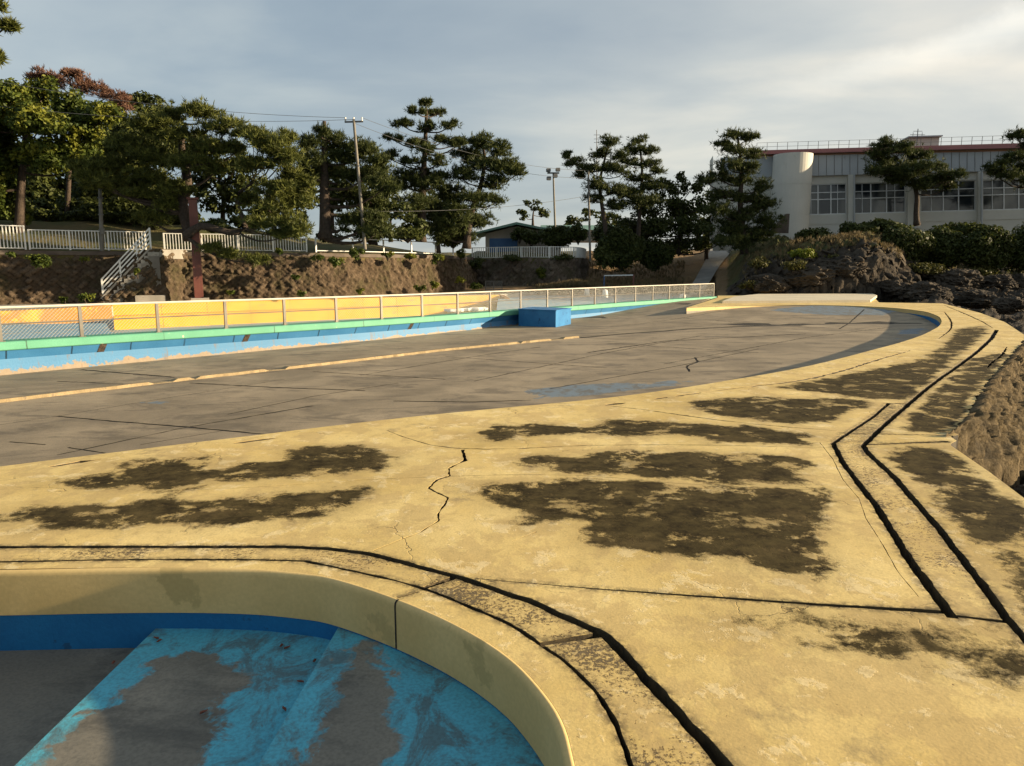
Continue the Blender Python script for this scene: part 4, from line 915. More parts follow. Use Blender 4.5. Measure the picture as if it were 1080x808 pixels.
# boulders on the shore
def boulder(c, r, label, seed, sq=.55):
    bm = bmesh.new(); bmesh.ops.create_icosphere(bm, subdivisions=5, radius=1)
    for v in bm.verts:
        q = v.co + Vector((seed * 7.1, 0, 0)); k = 1 + .35 * noise.noise(q * 1.1) + .22 * (noise.ridged_multi_fractal(q * 1.8, .8, 2.2, 4, 1, 2) - 1) + .10 * noise.ridged_multi_fractal(q * 5.5, .8, 2.2, 4, 1, 2)
        v.co = Vector((v.co.x * r * k * 1.2, v.co.y * r * k, v.co.z * r * k * sq))
    me = bpy.data.meshes.new('boulder'); bm.to_mesh(me); bm.free(); me.materials.append(M['rock'])
    for nm in ('grass', 'sand'): me.attributes.new(nm, 'FLOAT', 'POINT')
    o = bpy.data.objects.new('boulder', me); COL.objects.link(o); o.location = tuple(float(k) for k in c); o.rotation_euler = (0, 0, seed)
    return tag(o, label, 'boulder', 'boulders along the rocky shore')
BL = [(975, 312, 47, 1.3, 'largest rounded dark boulder just beyond the tip of the pale quay slab'), (940, 306, 48.5, 1.0, 'dark boulder at the foot of the cliff behind the quay slab tip'), (1008, 298, 52, 1.3, 'sloping boulder left of the pale shingle under the hedge'),
      (1052, 300, 52, 1.0, 'round boulder on the shingle near the right edge of the picture'), (1075, 298, 53, .9, 'boulder at the right edge of the picture below the hedge'), (1030, 316, 42, .8, 'low flat boulder in front of the pale shingle'),
      (1065, 322, 38, .7, 'low dark boulder nearest the far corner of the deck'), (890, 285, 49.5, 1.3, 'big boulder bulging from the cliff below the dry grass'), (850, 292, 49, 1.2, 'big boulder in the cliff below the yellow green bush'), (810, 300, 48.5, 1.0, 'weathered boulder at the left foot of the cliff')]
for k, (x, y, D_, r_, lb) in enumerate(BL): boulder(PD(x, y, D_), r_, lb, k + 1)
rp = resample(np.array(right_edge[8:13] + [P(1001, 462)])[::-1], .05)[:, :2]
for k in range(12):
    i_ = min(len(rp) - 2, 8 + int(k * 11)); t_ = rp[i_ + 1] - rp[i_ - 1]; t_ /= np.linalg.norm(t_); nn = np.array([t_[1], -t_[0]])
    q = rp[i_] + nn * (.85 + .25 * (k % 3) + .02 * k); boulder((q[0], q[1], -.98 + .06 * (k % 2)), .36 + .05 * (k % 3), 'dark shore rock at the rubble bank foot, number %s from the near deck corner' % ['one', 'two', 'three', 'four', 'five', 'six', 'seven', 'eight', 'nine', 'ten', 'eleven', 'twelve'][k], 20 + k, .8)

# ---------------------------------------------------------------- foliage
def tufts(centres, dirs, k=5, Lg=.30, wd=.045, spread=.75):
    n = len(centres); c = np.repeat(centres, k, 0); d = np.repeat(dirs, k, 0) + RNG.normal(0, spread, (n * k, 3)); d /= np.linalg.norm(d, axis=1)[:, None]
    L_ = Lg * RNG.uniform(.6, 1.2, n * k)[:, None]; r = RNG.normal(0, 1, (n * k, 3)); s_ = np.cross(d, r); s_ /= np.linalg.norm(s_, axis=1)[:, None]
    a = c - s_ * wd / 2; b = c + s_ * wd / 2; t_ = c + d * L_
    m1 = c + d * L_ * .5
    V = np.stack([a, b, m1 + s_ * wd / 2, t_, m1 - s_ * wd / 2], 1).reshape(-1, 3); Fc = np.arange(n * k * 5).reshape(-1, 5)
    v = np.repeat(np.repeat(RNG.uniform(0, 1, n), k), 5)
    return V, Fc, v
def leaves(centres, dirs, size):
    n = len(centres); d = dirs + RNG.normal(0, .8, (n, 3)); d /= np.linalg.norm(d, axis=1)[:, None]; r = RNG.normal(0, 1, (n, 3)); s_ = np.cross(d, r); s_ /= np.linalg.norm(s_, axis=1)[:, None]; t_ = np.cross(d, s_)
    z = size * RNG.uniform(.5, 1.2, n)[:, None]
    V = np.stack([centres - t_ * z, centres + s_ * z * .55, centres + t_ * z, centres - s_ * z * .55], 1).reshape(-1, 3)
    return V, np.arange(n * 4).reshape(-1, 4), np.repeat(RNG.uniform(0, 1, n) * .6 + .4 * RNG.uniform(0, 1, n) ** 2, 4)
def blob_points(c, r, n, shell=.45, top=.0):
    u = RNG.normal(0, 1, (n, 3)); u /= np.linalg.norm(u, axis=1)[:, None]; u[:, 2] = np.where(u[:, 2] < -.2, u[:, 2] * (1 - top), u[:, 2])
    rad = RNG.uniform(shell, 1, n) ** .6
    return c + u * rad[:, None] * r, u
def limb(g, a, b, r0, r1, sag=.12, n=6):
    pts = []
    for i in range(n + 1):
        f = i / n; p = a * (1 - f) + b * f; p = p + np.array([noise.noise((p[0], p[1], p[2] + f * 2)) * .35 * math.sin(f * 3.14), noise.noise((p[1], p[2], p[0])) * .3 * math.sin(f * 3.14), -sag * math.sin(f * 3.14) * np.linalg.norm(b - a)])
        pts.append(p)
    g.tube(pts, [r0 + (r1 - r0) * i / n for i in range(n + 1)], 6)
def tree(name, label, D, trunk, blobs, r0, mat, kind='pine', dens=1.0, dep=1.0, group=None, cat='tree', leaf=.145, barkm=None, zg=None):
    """trunk: pixel path at distance D; blobs: (px,py,rx,ry) pixel lobes given a random depth"""
    sc = D / F; base = PD(*trunk[0], D)
    t = thing(name, base, label, cat, group)
    tp = [PD(x, y, D + i * .12) for i, (x, y) in enumerate(trunk)]
    tp = resample(smooth(np.array(tp), 2), .5); n = len(tp)
    g = G(); g.tube(tp, [r0 * (1 - .72 * i / (n - 1)) * (1.25 if i == 0 else 1) for i in range(n)], 9)
    CV = []; CF = []; CA = []; off = 0
    for (x, y, rx, ry) in blobs:
        yy = D + random.uniform(-1, 1) * dep * max(rx * sc, 1.2); c = PD(x, y, yy)
        ex = np.array([rx * sc, rx * sc * random.uniform(.8, 1.05), ry * sc])
        # limb from the trunk
        cand = [k for k in range(n) if tp[k][2] < c[2] + .2] or [0]; cand = cand[max(0, int(len(cand) * .25)):]
        k = min(cand, key=lambda k_: np.linalg.norm(tp[k_] - c) + .8 * abs(tp[k_][2] - (c[2] - .35 * abs(c[0] - tp[k_][0]))))
        rr_ = r0 * (1 - .72 * k / (n - 1)) * .42
        if np.linalg.norm(tp[k] - c) > .3: limb(g, tp[k], c - [0, 0, ex[2] * .3], max(rr_, .04), .03)
        if kind == 'pine':
            # several flattened pads inside each lobe
            npd = max(5, int(5 + rx * ry / 24))
            pads, _ = blob_points(c, ex * .78, npd, .2)
            q, u = blob_points(c, ex * 1.2, int(ex[0] * ex[2] * 75 * dens), .1); V, Fc, v = tufts(q, u * .5 + np.array([0, 0, .7]), 7, .34, .034)
            CV.append(V); CF.append(Fc + off); CA.append(v); off += len(V)
            for pc_ in pads:
                pr = np.array([1, 1, .52]) * random.uniform(.30, .60) * min(ex[0], ex[2] * 1.9) ; pr[2] = max(pr[2], .18)
                a_ = pr[0] * pr[1]; nt_ = int(max(26, a_ * 105 * dens))
                q, u = blob_points(pc_, pr, nt_, .15, .6)
                d_ = u * .6 + np.array([0, 0, .75]); V, Fc, v = tufts(q, d_, 7, .28, .034)
                CV.append(V); CF.append(Fc + off); CA.append(v); off += len(V)
                if random.random() < .5: limb(g, c - [0, 0, ex[2] * .3], pc_, .04, .015, .03, 3)
        else:
            npd = max(7, int(rx * ry / 22))
            pads, _ = blob_points(c, ex * .72, npd, .25)
            for pc_ in pads:
                pr = ex * random.uniform(.26, .46); pr = np.maximum(pr, .25); nt_ = int(max(24, (pr[0] * pr[2]) / leaf ** 2 * 9 * dens))
                q, u = blob_points(pc_, pr, nt_, .3); V, Fc, v = leaves(q, u + [0, 0, .5], leaf)
                CV.append(V); CF.append(Fc + off); CA.append(v); off += len(V)
    g.build('trunk', barkm or M['bark'], t, True)
    link_mesh('crown', np.concatenate(CV), np.concatenate(CF), mat, t, False, {'v': np.concatenate(CA)})
    return t
PINE = 'pines on the terrace'
GR = lambda y: y
tree('broadleaf_tree', 'dense evergreen tree with yellow-green sunlit leaves at the left edge', 45, [(20, 252), (22, 200), (26, 150), (30, 110)],
     [(10, 100, 26, 18), (45, 98, 28, 17), (75, 112, 26, 18), (8, 130, 28, 20), (40, 128, 30, 20), (88, 135, 28, 22), (10, 165, 28, 22), (45, 162, 30, 22), (85, 165, 26, 24), (0, 200, 22, 26), (14, 225, 20, 16), (112, 118, 22, 16), (-30, 120, 40, 30), (-30, 180, 40, 40)], .32, M['broad'], 'broad', 1.0)
tree('bare_tree', 'reddish twiggy autumn tree showing above the evergreen crown at left', 50, [(70, 255), (72, 200), (76, 140), (80, 100)],
     [(62, 86, 20, 10), (90, 92, 22, 10), (114, 100, 14, 9), (130, 108, 12, 9), (42, 80, 12, 7), (76, 78, 14, 6)], .2, M['rust'], 'pine', .16)
tree('broadleaf_tree', 'round dark evergreen crown rising behind the leaning pine', 54, [(150, 250), (150, 190), (148, 150), (148, 125)],
     [(148, 112, 28, 15), (125, 122, 22, 16), (170, 122, 20, 16), (140, 145, 32, 22), (170, 160, 28, 24), (120, 160, 28, 24), (110, 195, 30, 24), (150, 200, 30, 24), (85, 215, 22, 18), (110, 225, 26, 14), (175, 205, 26, 26), (165, 228, 26, 14), (200, 150, 20, 22)], .3, M['bush'], 'broad', 1.0)
tree('pine_tree', 'massive pine with thick crooked trunk and wide layered crown above the stairs', 42.5, [(203, 252), (197, 232), (190, 214), (199, 200), (196, 180), (190, 150), (195, 130)],
     [(185, 122, 26, 9), (212, 118, 24, 9), (238, 136, 22, 10), (160, 132, 26, 10), (135, 150, 26, 11), (190, 143, 30, 10), (225, 156, 26, 10), (160, 162, 30, 11), (120, 175, 28, 11), (200, 172, 26, 10), (160, 186, 28, 10), (105, 192, 24, 9), (185, 200, 20, 8), (90, 178, 20, 9), (140, 205, 22, 8), (160, 232, 18, 8), (135, 196, 24, 9), (228, 178, 16, 8), (248, 158, 12, 9), (175, 216, 14, 7)], .42, M['pine'], dens=1.15, group=PINE)
tree('pine_tree', 'bright green spreading pine whose dark limbs sweep out right of the maroon post', 41.5, [(196, 250), (210, 236), (232, 243), (250, 247), (262, 240), (252, 222), (248, 205), (268, 192)],
     [(280, 150, 26, 10), (298, 166, 24, 11), (270, 174, 18, 9), (310, 186, 20, 11), (290, 200, 26, 10), (315, 212, 20, 11), (285, 222, 28, 10), (308, 238, 26, 10), (270, 236, 20, 7), (300, 248, 24, 7), (262, 212, 16, 6), (268, 142, 16, 8), (300, 146, 14, 8), (240, 268, 22, 5), (272, 274, 18, 5), (222, 262, 16, 4), (322, 196, 12, 12)], .24, M['pine'], dens=1.15, group=PINE)
tree('pine_tree', 'upright dark pine with straight trunk and brown dead tip beside the utility pole', 47, [(343, 252), (343, 228), (342, 200), (342, 165), (342, 128)],
     [(326, 152, 15, 9), (350, 150, 20, 10), (330, 168, 16, 9), (362, 168, 20, 10), (382, 160, 20, 12), (318, 180, 12, 9), (345, 182, 22, 9), (375, 186, 22, 11), (396, 176, 18, 12), (404, 196, 16, 12), (322, 196, 14, 8), (368, 204, 20, 9), (392, 212, 20, 9), (340, 138, 8, 7), (388, 232, 20, 12), (400, 242, 20, 10), (365, 236, 14, 10)], .42, M['pine_far'], dens=1.2, group=PINE)
tree('shrub_tree', 'rounded dark evergreen bush directly right of the utility pole foot', 50, [(412, 255), (412, 240), (412, 225)],
     [(412, 222, 26, 13), (392, 236, 18, 13), (435, 236, 20, 15), (412, 244, 30, 10)], .14, M['bush'], 'broad', 1.1, leaf=.16)
tree('pine_tree', 'tallest pine with pointed layered top in the middle of the terrace row', 52, [(444, 255), (445, 220), (446, 190), (448, 160), (450, 115)],
     [(430, 186, 20, 7), (458, 184, 17, 7), (448, 158, 12, 5), (450, 109, 8, 4), (440, 118, 12, 3.5), (460, 120, 13, 3.5), (424, 131, 13, 4), (450, 134, 15, 4), (475, 132, 13, 4), (414, 146, 13, 4), (438, 152, 15, 4.5), (466, 148, 15, 4.5), (484, 152, 9, 3), (410, 164, 14, 5), (434, 171, 16, 5), (462, 170, 14, 5), (425, 192, 22, 9), (455, 196, 20, 10), (440, 214, 22, 10), (482, 150, 10, 6)], .34, M['pine_far'], dens=1.15, group=PINE)
tree('pine_tree', 'dark pine leaning right over the hut with a rounded crown top', 54, [(492, 262), (494, 236), (500, 215), (508, 195), (512, 165), (508, 150)],
     [(506, 150, 16, 9), (524, 158, 16, 8), (495, 166, 18, 10), (536, 176, 16, 9), (512, 176, 22, 9), (545, 182, 10, 7), (488, 186, 16, 10), (520, 194, 20, 8), (476, 206, 18, 12), (500, 212, 22, 10), (480, 228, 22, 14), (505, 232, 18, 9), (468, 246, 16, 12), (522, 212, 12, 7), (488, 248, 18, 10), (460, 225, 18, 14)], .3, M['pine_far'], dens=1.25, group=PINE)
tree('broadleaf_tree', 'small distant round tree behind the floodlight pole', 92, [(562, 240), (562, 225), (564, 218)], [(562, 216, 14, 7), (574, 224, 9, 7), (552, 226, 9, 7)], .18, M['bush'], 'broad', .7, leaf=.25)
tree('broadleaf_tree', 'low dark distant tree mass left of the tall thin mast', 86, [(610, 250), (610, 238), (612, 230)], [(604, 232, 12, 8), (618, 226, 12, 8), (596, 240, 12, 7), (640, 232, 18, 10)], .2, M['bush'], 'broad', 1, leaf=.25)
tree('pine_tree', 'slim pine with one long branch reaching left beside the thin mast', 62, [(640, 258), (638, 235), (634, 212), (632, 190), (640, 160), (642, 148)],
     [(643, 150, 10, 6), (634, 162, 12, 6), (652, 164, 11, 6), (608, 172, 12, 6), (597, 164, 6, 4), (622, 178, 11, 6), (640, 178, 14, 7), (656, 182, 9, 6), (630, 196, 14, 7), (648, 200, 14, 7), (626, 210, 12, 5), (650, 216, 14, 8), (612, 184, 8, 4)], .22, M['pine_far'], dens=1.35, dep=.6, group=PINE)
tree('pine_tree', 'slim twin pine with flat pads standing right of the thin mast pine', 63, [(672, 262), (674, 240), (675, 212), (678, 180), (674, 150)],
     [(673, 148, 9, 5), (668, 158, 12, 6), (682, 160, 11, 6), (664, 172, 10, 6), (684, 174, 14, 6), (694, 180, 9, 5), (672, 188, 16, 7), (690, 196, 14, 8), (664, 204, 16, 8), (680, 214, 20, 9)], .22, M['pine_far'], dens=1.35, dep=.6, group=PINE)
tree('shrub_tree', 'wide dark evergreen thicket left of the uphill path', 66, [(716, 268), (716, 240), (716, 215)],
     [(705, 200, 18, 13), (728, 198, 17, 12), (690, 218, 20, 14), (718, 220, 24, 16), (744, 214, 16, 15), (700, 240, 26, 15), (732, 238, 24, 15), (752, 236, 14, 14), (715, 188, 10, 7), (668, 236, 20, 14), (720, 256, 30, 8), (762, 252, 16, 10)], .2, M['bush'], 'broad', 1.0, leaf=.18)
tree('pine_tree', 'tall layered pine in front of the left corner of the building', 57, [(785, 268), (783, 240), (780, 212), (783, 180), (778, 145)],
     [(772, 142, 14, 5), (788, 146, 12, 6), (762, 152, 10, 5), (776, 160, 16, 6), (795, 163, 12, 6), (768, 174, 16, 7), (790, 178, 14, 7), (757, 186, 14, 6), (744, 190, 12, 6), (778, 192, 18, 7), (802, 196, 12, 8), (762, 206, 18, 7), (792, 210, 18, 8), (808, 218, 14, 8), (786, 228, 22, 9), (812, 234, 14, 9), (798, 248, 24, 9), (770, 240, 20, 10), (775, 256, 22, 9), (760, 222, 14, 8)], .3, M['pine_far'], dens=1.3, dep=.7, group=PINE)
tree('pine_tree', 'flat-topped pine standing in the middle of the building facade', 60, [(967, 238), (966, 225), (968, 205), (960, 185), (945, 165)],
     [(932, 152, 12, 6), (948, 158, 18, 7), (924, 164, 12, 7), (968, 166, 16, 7), (936, 174, 20, 8), (962, 180, 24, 8), (926, 180, 12, 6), (986, 176, 12, 6), (984, 190, 16, 7), (950, 190, 18, 6), (1002, 186, 12, 6), (1012, 184, 8, 5), (1000, 196, 12, 5), (972, 196, 18, 6), (940, 184, 14, 6)], .24, M['pine_far'], dens=1.5, dep=.6, group=PINE)
tree('pine_tree', 'pine cut off by the right edge of the picture in front of the building', 57, [(1100, 240), (1096, 215), (1090, 190), (1085, 160)],
     [(1072, 143, 12, 6), (1090, 150, 18, 9), (1054, 176, 14, 6), (1072, 166, 16, 7), (1062, 184, 16, 6), (1080, 180, 16, 8), (1110, 170, 22, 14), (1100, 195, 22, 9), (1048, 182, 8, 4)], .26, M['pine_far'], dens=1.4, dep=.6, group=PINE)
tree('pine_tree', 'nearer pine mostly outside the frame whose branch tips enter the upper left corner', 30, [(-130, 300), (-120, 200), (-110, 100), (-100, 0), (-90, -60)],
     [(-20, 24, 20, 8), (8, 26, 9, 6), (-10, 6, 14, 7), (-30, 60, 22, 10), (-70, 20, 40, 18), (-110, 60, 40, 20), (-100, -20, 50, 20), (-140, 20, 30, 20), (-3, 62, 5, 4)], .3, M['pine'], dens=1.0, dep=.6, group=PINE)
for k, (x, y, rx, ry, D_, lb) in enumerate([(25, 205, 60, 50, 60, 'dark background tree filling behind the left edge evergreen'), (100, 190, 45, 48, 62, 'dark background tree behind the autumn twigs'), (235, 190, 42, 44, 60, 'dark background tree behind the massive crooked pine'),
    (300, 212, 34, 34, 60, 'dark background tree behind the bright spreading pine'), (395, 205, 32, 38, 62, 'dark background tree behind the utility pole'), (462, 226, 34, 28, 62, 'dark background tree between the tallest pine and the leaning one'), (745, 240, 40, 26, 72, 'dark background tree behind the path thicket'), (350, 200, 26, 30, 63, 'dark background tree behind the straight trunk')]):
    lobes = [(x + rx * .62 * math.cos(a_) * q_, y + ry * .62 * math.sin(a_) * q_, rx * .42, ry * .36) for q_, m_ in ((.45, 4), (1, 8)) for a_ in np.linspace(.3 * k, 6.28 + .3 * k, m_ + 1)[:-1]]
    tree('background_tree', lb, D_, [(x, y + ry + 16), (x, y + ry * .5), (x + 2, y)], lobes, .25, M['bush'], 'broad', .75, leaf=.22)
# dead brown tip
g = G(); tipc = PD(342, 127, 47); g.tube([tipc - [0, 0, .9], tipc + [0, 0, .3], tipc + [.05, 0, .9]], [.25, .2, .03], 7)
def shrub(px_, py, D_, rx, ry, label, mat='bush', leaf=.10, dens=1.0, group='shrubs sprouting from the stone walls', stem=True, name='shrub', clumps=None, cat='shrub'):
    c = PD(px_, py, D_); sc = D_ / F; ex = np.array([rx * sc, rx * sc * .75, ry * sc])
    t = thing(name, c - [0, 0, ex[2]], label, cat, group); CV = []; CF = []; CA = []; off = 0; g = G()
    pads, _ = blob_points(c, ex * .65, clumps or max(5, int(rx * ry / 20) + 4), .1)
    for pc_ in pads:
        pr = np.maximum(ex * random.uniform(.3, .5), .1); q, u = blob_points(pc_, pr, int(max(30, pr[0] * pr[2] / leaf ** 2 * 12 * dens)), .2)
        V, Fc, v = leaves(q, u + [0, 0, .5], leaf); CV.append(V); CF.append(Fc + off); CA.append(v); off += len(V)
        g.tube([c - [0, 0, ex[2]], (c + pc_) / 2 - [0, 0, ex[2] * .4], pc_], [.03, .02, .008], 5)
    g.build('stem', M['bark'], t); link_mesh('foliage', np.concatenate(CV), np.concatenate(CF), M[mat], t, False, {'v': np.concatenate(CA)}); return t
for x, y, D_, rx, ry, lb in [
    (42, 274, 39.2, 16, 9, 'bushy shrub hanging on the stone wall below the tall picket fence'), (12, 268, 38.8, 9, 5, 'shrub at the far left top of the stone wall'), (89, 274, 40.5, 7, 5, 'small shrub on the wall halfway between the left edge and the stairs'),
    (90, 314, 39.2, 13, 6, 'leafy shrub at the foot of the stone wall left of the stairs'), (68, 316, 38.8, 8, 5, 'low weed clump at the wall foot furthest left'), (145, 288, 40.2, 6, 6, 'shrub growing beside the stair treads'),
    (293, 265, 43.6, 8, 4, 'shrub on the wall top under the spreading pine'), (335, 272, 44.2, 9, 5, 'shrub on the wall top below the straight trunk'), (352, 276, 44.6, 12, 7, 'spreading shrub left of the rounded wall-top bush'), (376, 266, 46.3, 11, 9, 'rounded bush on the wall top against the white wire fence'),
    (409, 269, 49.0, 8, 6, 'second rounded bush on the wall top against the wire fence'), (462, 272, 52.6, 9, 7, 'shrub near the right end of the wall top'), (486, 268, 57, 10, 8, 'shrub at the curved end of the long stone wall'), (456, 300, 51.6, 8, 6, 'lower shrub near the wall foot towards its right end'),
    (443, 304, 50.4, 8, 5, 'low shrub at the wall foot left of the curved end'), (486, 296, 55, 7, 6, 'shrub low on the curved wall end'), (503, 302, 59, 9, 5, 'low shrub beside the small wire gate'), (312, 293, 43.8, 8, 5, 'shrub clinging to the middle of the wall under the pine'),
    (317, 309, 43.6, 6, 4, 'weed clump low on the wall below the straight trunk'), (380, 307, 46, 6, 4, 'weed clump low on the wall below the rounded bush'), (243, 308, 42, 6, 4, 'weed clump low on the wall right of the maroon post'), (572, 288, 60.2, 9, 8, 'shrub in the middle of the dark grey stone wall'),
    (500, 278, 62, 12, 9, 'ivy clump spilling over the left end of the dark wall'), (540, 272, 61, 20, 5, 'trailing greenery under the hut fence'), (590, 272, 60.8, 16, 5, 'trailing greenery under the right part of the hut fence'), (432, 270, 50.5, 10, 4, 'low hedge tuft between wall-top shrubs')]:
    shrub(x, y, D_, rx, ry, lb, 'bush' if 'ivy' in lb or 'trail' in lb else 'broad', .10)
HG = 'hedges on the headland'
for x, y, D_, rx, ry, lb in [
    (655, 262, 62, 28, 24, 'large dark rounded bush left of the grassy slope'), (692, 268, 64, 22, 18, 'dark bush beside the foot of the grassy slope'), (588, 250, 66, 22, 14, 'leafy bush growing right of the hut'), (610, 246, 64, 14, 12, 'lighter bush behind the corner of the hut fence'),
    (560, 252, 67, 16, 10, 'dark bush hiding the right half of the hut'), (638, 246, 67, 20, 12, 'dark bush between the hut bushes and the twin pines'), (672, 246, 69, 22, 13, 'dark bush at the foot of the twin slim pine'), (636, 270, 60.5, 18, 13, 'dark bush spilling down beside the end of the dark stone wall'), (716, 262, 70, 18, 8, 'low dark bush at the top of the grassy slope'), (745, 256, 72, 18, 10, 'dark bush shading the head of the uphill path'), (548, 248, 68.5, 12, 9, 'small dark bush against the hut beside the blue shutter'), (860, 248, 56, 26, 10, 'low hedge under the leftmost building windows'), (905, 244, 57, 24, 12, 'hedge bush under the second window bay'), (950, 258, 54, 32, 22, 'large dark hedge below the flat-topped pine'),
    (995, 262, 55, 30, 24, 'dark hedge under the third window bay'), (1040, 262, 54, 32, 26, 'dark hedge under the fourth window bay'), (1090, 262, 54, 32, 28, 'hedge running out at the right edge of the picture'), (930, 240, 58, 24, 10, 'upper hedge behind the large dark one'), (1012, 242, 58, 30, 9, 'upper hedge left of the right edge pine')]:
    shrub(x, y, D_, rx, ry, lb, 'bush', .14, 1.0, HG, name='hedge_bush', clumps=int(rx * ry / 9))
for k, x in enumerate(range(-20, 262, 31)):
    nm = ['far left frame edge', 'tall picket fence', 'first fence joint', 'grey utility post', 'fence right of the grey post', 'stair head', 'massive pine trunk', 'maroon post top', 'first drooping pine limb', 'spreading pine'][k]
    shrub(x, 219 + (k % 3) * 3 + (14 if k > 6 else 0), 53 + k % 4, 23, 20 if k < 7 else 10, 'dark undergrowth bush in the back row behind the ' + nm, 'bush', .17, .9, HG, name='hedge_bush', clumps=26)
for k, x in enumerate(range(-12, 200, 30)):
    nm = ['left frame edge', 'gap in the tall picket fence', 'joint of the two picket fences', 'lamp post foot', 'fence just right of the lamp post', 'upper stair rail', 'crooked pine trunk', 'maroon post shoulder'][k]
    shrub(x, 226 + (k % 2) * 2, 49.5, 19, 9, 'low dark bush in the front row behind the ' + nm, 'bush', .13, 1.0, HG, name='hedge_bush', clumps=20)
for x, y, D_, rx, ry, lb in [(15, 222, 50, 26, 16, 'dark hedge bush behind the tall picket fence at far left'), (92, 220, 51, 26, 16, 'dark hedge bush behind the fence beside the grey post'), (135, 222, 50, 24, 16, 'dark hedge bush behind the fence left of the stairs'), (168, 226, 50, 18, 14, 'dark hedge bush behind the stair landing'), (430, 246, 51, 22, 10, 'low dark bush under the tallest pine'), (348, 248, 50, 16, 8, 'low dark bush at the foot of the straight trunk'), (478, 250, 56, 22, 12, 'low dark bush under the leaning pine'), (390, 248, 51, 20, 10, 'low dark bush behind the foot of the utility pole'), (45, 236, 52, 40, 7, 'low hedge strip behind the far left fence'), (225, 240, 49, 16, 6, 'low bush behind the maroon post'), (300, 246, 50, 22, 6, 'low bush behind the drooping end of the spreading pine')]:
    shrub(x, y, D_, rx, ry, lb, 'bush', .14, 1.0, HG, name='hedge_bush', clumps=int(rx * ry / 9))
for x, y, D_, rx, ry, lb in [(840, 280, 48.5, 18, 7, 'olive scrub on the upper left of the rock face'), (975, 284, 52, 24, 8, 'olive scrub where the rock meets the dark hedge'), (1035, 286, 53.5, 26, 8, 'olive scrub under the dark hedge towards the right'), (880, 272, 50.5, 18, 6, 'dry olive scrub on the crest of the rock face'), (800, 278, 50, 16, 8, 'olive scrub left of the rock face beside the path'), (790, 300, 48, 16, 6, 'dry scrub at the left foot of the rock face')]:
    shrub(x, y, D_, rx, ry, lb, 'olive', .10, .6, 'scrub on the headland rocks', name='scrub_bush', clumps=int(rx * ry / 8))
shrub(848, 268, 50.5, 19, 9, 'bright yellow-green bush on top of the rock face', 'lime', .11, 1.1, None, name='bush', cat='bush', clumps=16)
def tuft_grass(name, label, spots, Lg=.5, mat='dry', kind='stuff'):
    C_ = np.array(spots); V, Fc, v = tufts(C_, np.tile([0, 0, 1.6], (len(C_), 1)), 7, Lg, .03, .45)
    o = link_mesh(name, V, Fc, M[mat], None, False, {'v': v}, origin=C_[0]); o['kind'] = kind
    return o
sp = []
for _ in range(1000):
    px_ = random.uniform(780, 945); D_ = random.uniform(50.5, 57); sp.append(((px_ - 540) / F * D_, D_, terr_z(px_, D_) + random.uniform(-.1, .3)))
for _ in range(1400):
    px_ = random.uniform(565, 720); D_ = random.uniform(57, 72); sp.append(((px_ - 540) / F * D_, D_, terr_z(px_, D_) + .02))
for _ in range(700):
    c = PD(random.gauss(607, 16), 300, random.gauss(58.5, .8)); sp.append((c[0], c[1], .25 + random.uniform(0, .45) * max(0, 1 - abs(540 + F * c[0] / c[1] - 607) / 34)))
for _ in range(500):
    px_ = random.uniform(560, 770); D_ = random.uniform(55, 59); sp.append(((px_ - 540) / F * D_, D_, -.08))
tuft_grass('dry_grass', '', sp, .32)
# roots and dead leaves on the paddling pool floor
lf_px = [(165, 674), (168, 677), (297, 682), (303, 684), (332, 698), (317, 720), (300, 749), (352, 668), (215, 752), (120, 700)]
for k, (x, y) in enumerate(lf_px):
    c = P(x, y, -.355); g = G(); a = random.uniform(0, 6); s_ = .014
    ring_ = [(c[0] + s_ * (1.5 * math.cos(q) * math.cos(a) - .6 * math.sin(q) * math.sin(a)), c[1] + s_ * (1.5 * math.cos(q) * math.sin(a) + .6 * math.sin(q) * math.cos(a)), c[2] + .004 + .008 * abs(math.sin(q * 1.5))) for q in np.linspace(0, 6.283, 9)[:-1]]
    g.add(ring_ + [(c[0], c[1], c[2] + .001)], [(i, (i + 1) % 8, 8) for i in range(8)])
    tag(g.build('dead_leaf', M['deadleaf'], None, origin=c), 'small curled brown dead leaf lying on the blue paddling pool step', 'leaf', 'dead leaves in the paddling pool')

# ---------------------------------------------------------------- building
BA = np.array([(770 - 540) / F * 66, 66.0]); BB = np.array([(1160 - 540) / F * 60.5, 60.5]); bx = (BB - BA) / np.linalg.norm(BB - BA); bn = np.array([bx[1], -bx[0]])
def BF(px_, py, off=0.0):
    p = PW(px_, py, BA, BB); return p
bl = thing('white_building', (*(BA), 4.2), 'long pale two-tone building with red roof edge, round tower and wide window bays', 'building')
def fz_quad(x0, x1, yt0, yt1, yb0, yb1, thick, out=0.0):
    """slab on the facade between pixel columns x0,x1 with top (yt0,yt1) and bottom (yb0,yb1)"""
    q = [BF(x0, yb0), BF(x1, yb1), BF(x1, yt1), BF(x0, yt0)]; o_ = np.array([*(bn * out), 0]); b_ = np.array([*(bn * (out - thick)), 0])
    return [p + o_ for p in q] + [p + b_ for p in q]
BOXF = [(0, 1, 2, 3), (7, 6, 5, 4), (0, 4, 5, 1), (1, 5, 6, 2), (2, 6, 7, 3), (3, 7, 4, 0)]
def slope(y0, rate=-.0265): return lambda x: y0 + (x - 850) * rate
topw, botw, sill, winb = slope(194.5), slope(227), slope(237), slope(250)
fas_t, fas_b, roof_t, roof_b = slope(164.5, -.021), slope(186), slope(157.6, -.0275), slope(162.8, -.0245)
def slab(x0, x1, ft, fb, thick, out=0.): return fz_quad(x0, x1, ft(x0), ft(x1), fb(x0), fb(x1), thick, out)
g = G()
bays = [(848.5, 892.5), (901, 955), (971, 1029), (1036, 1092), (1099, 1150)]
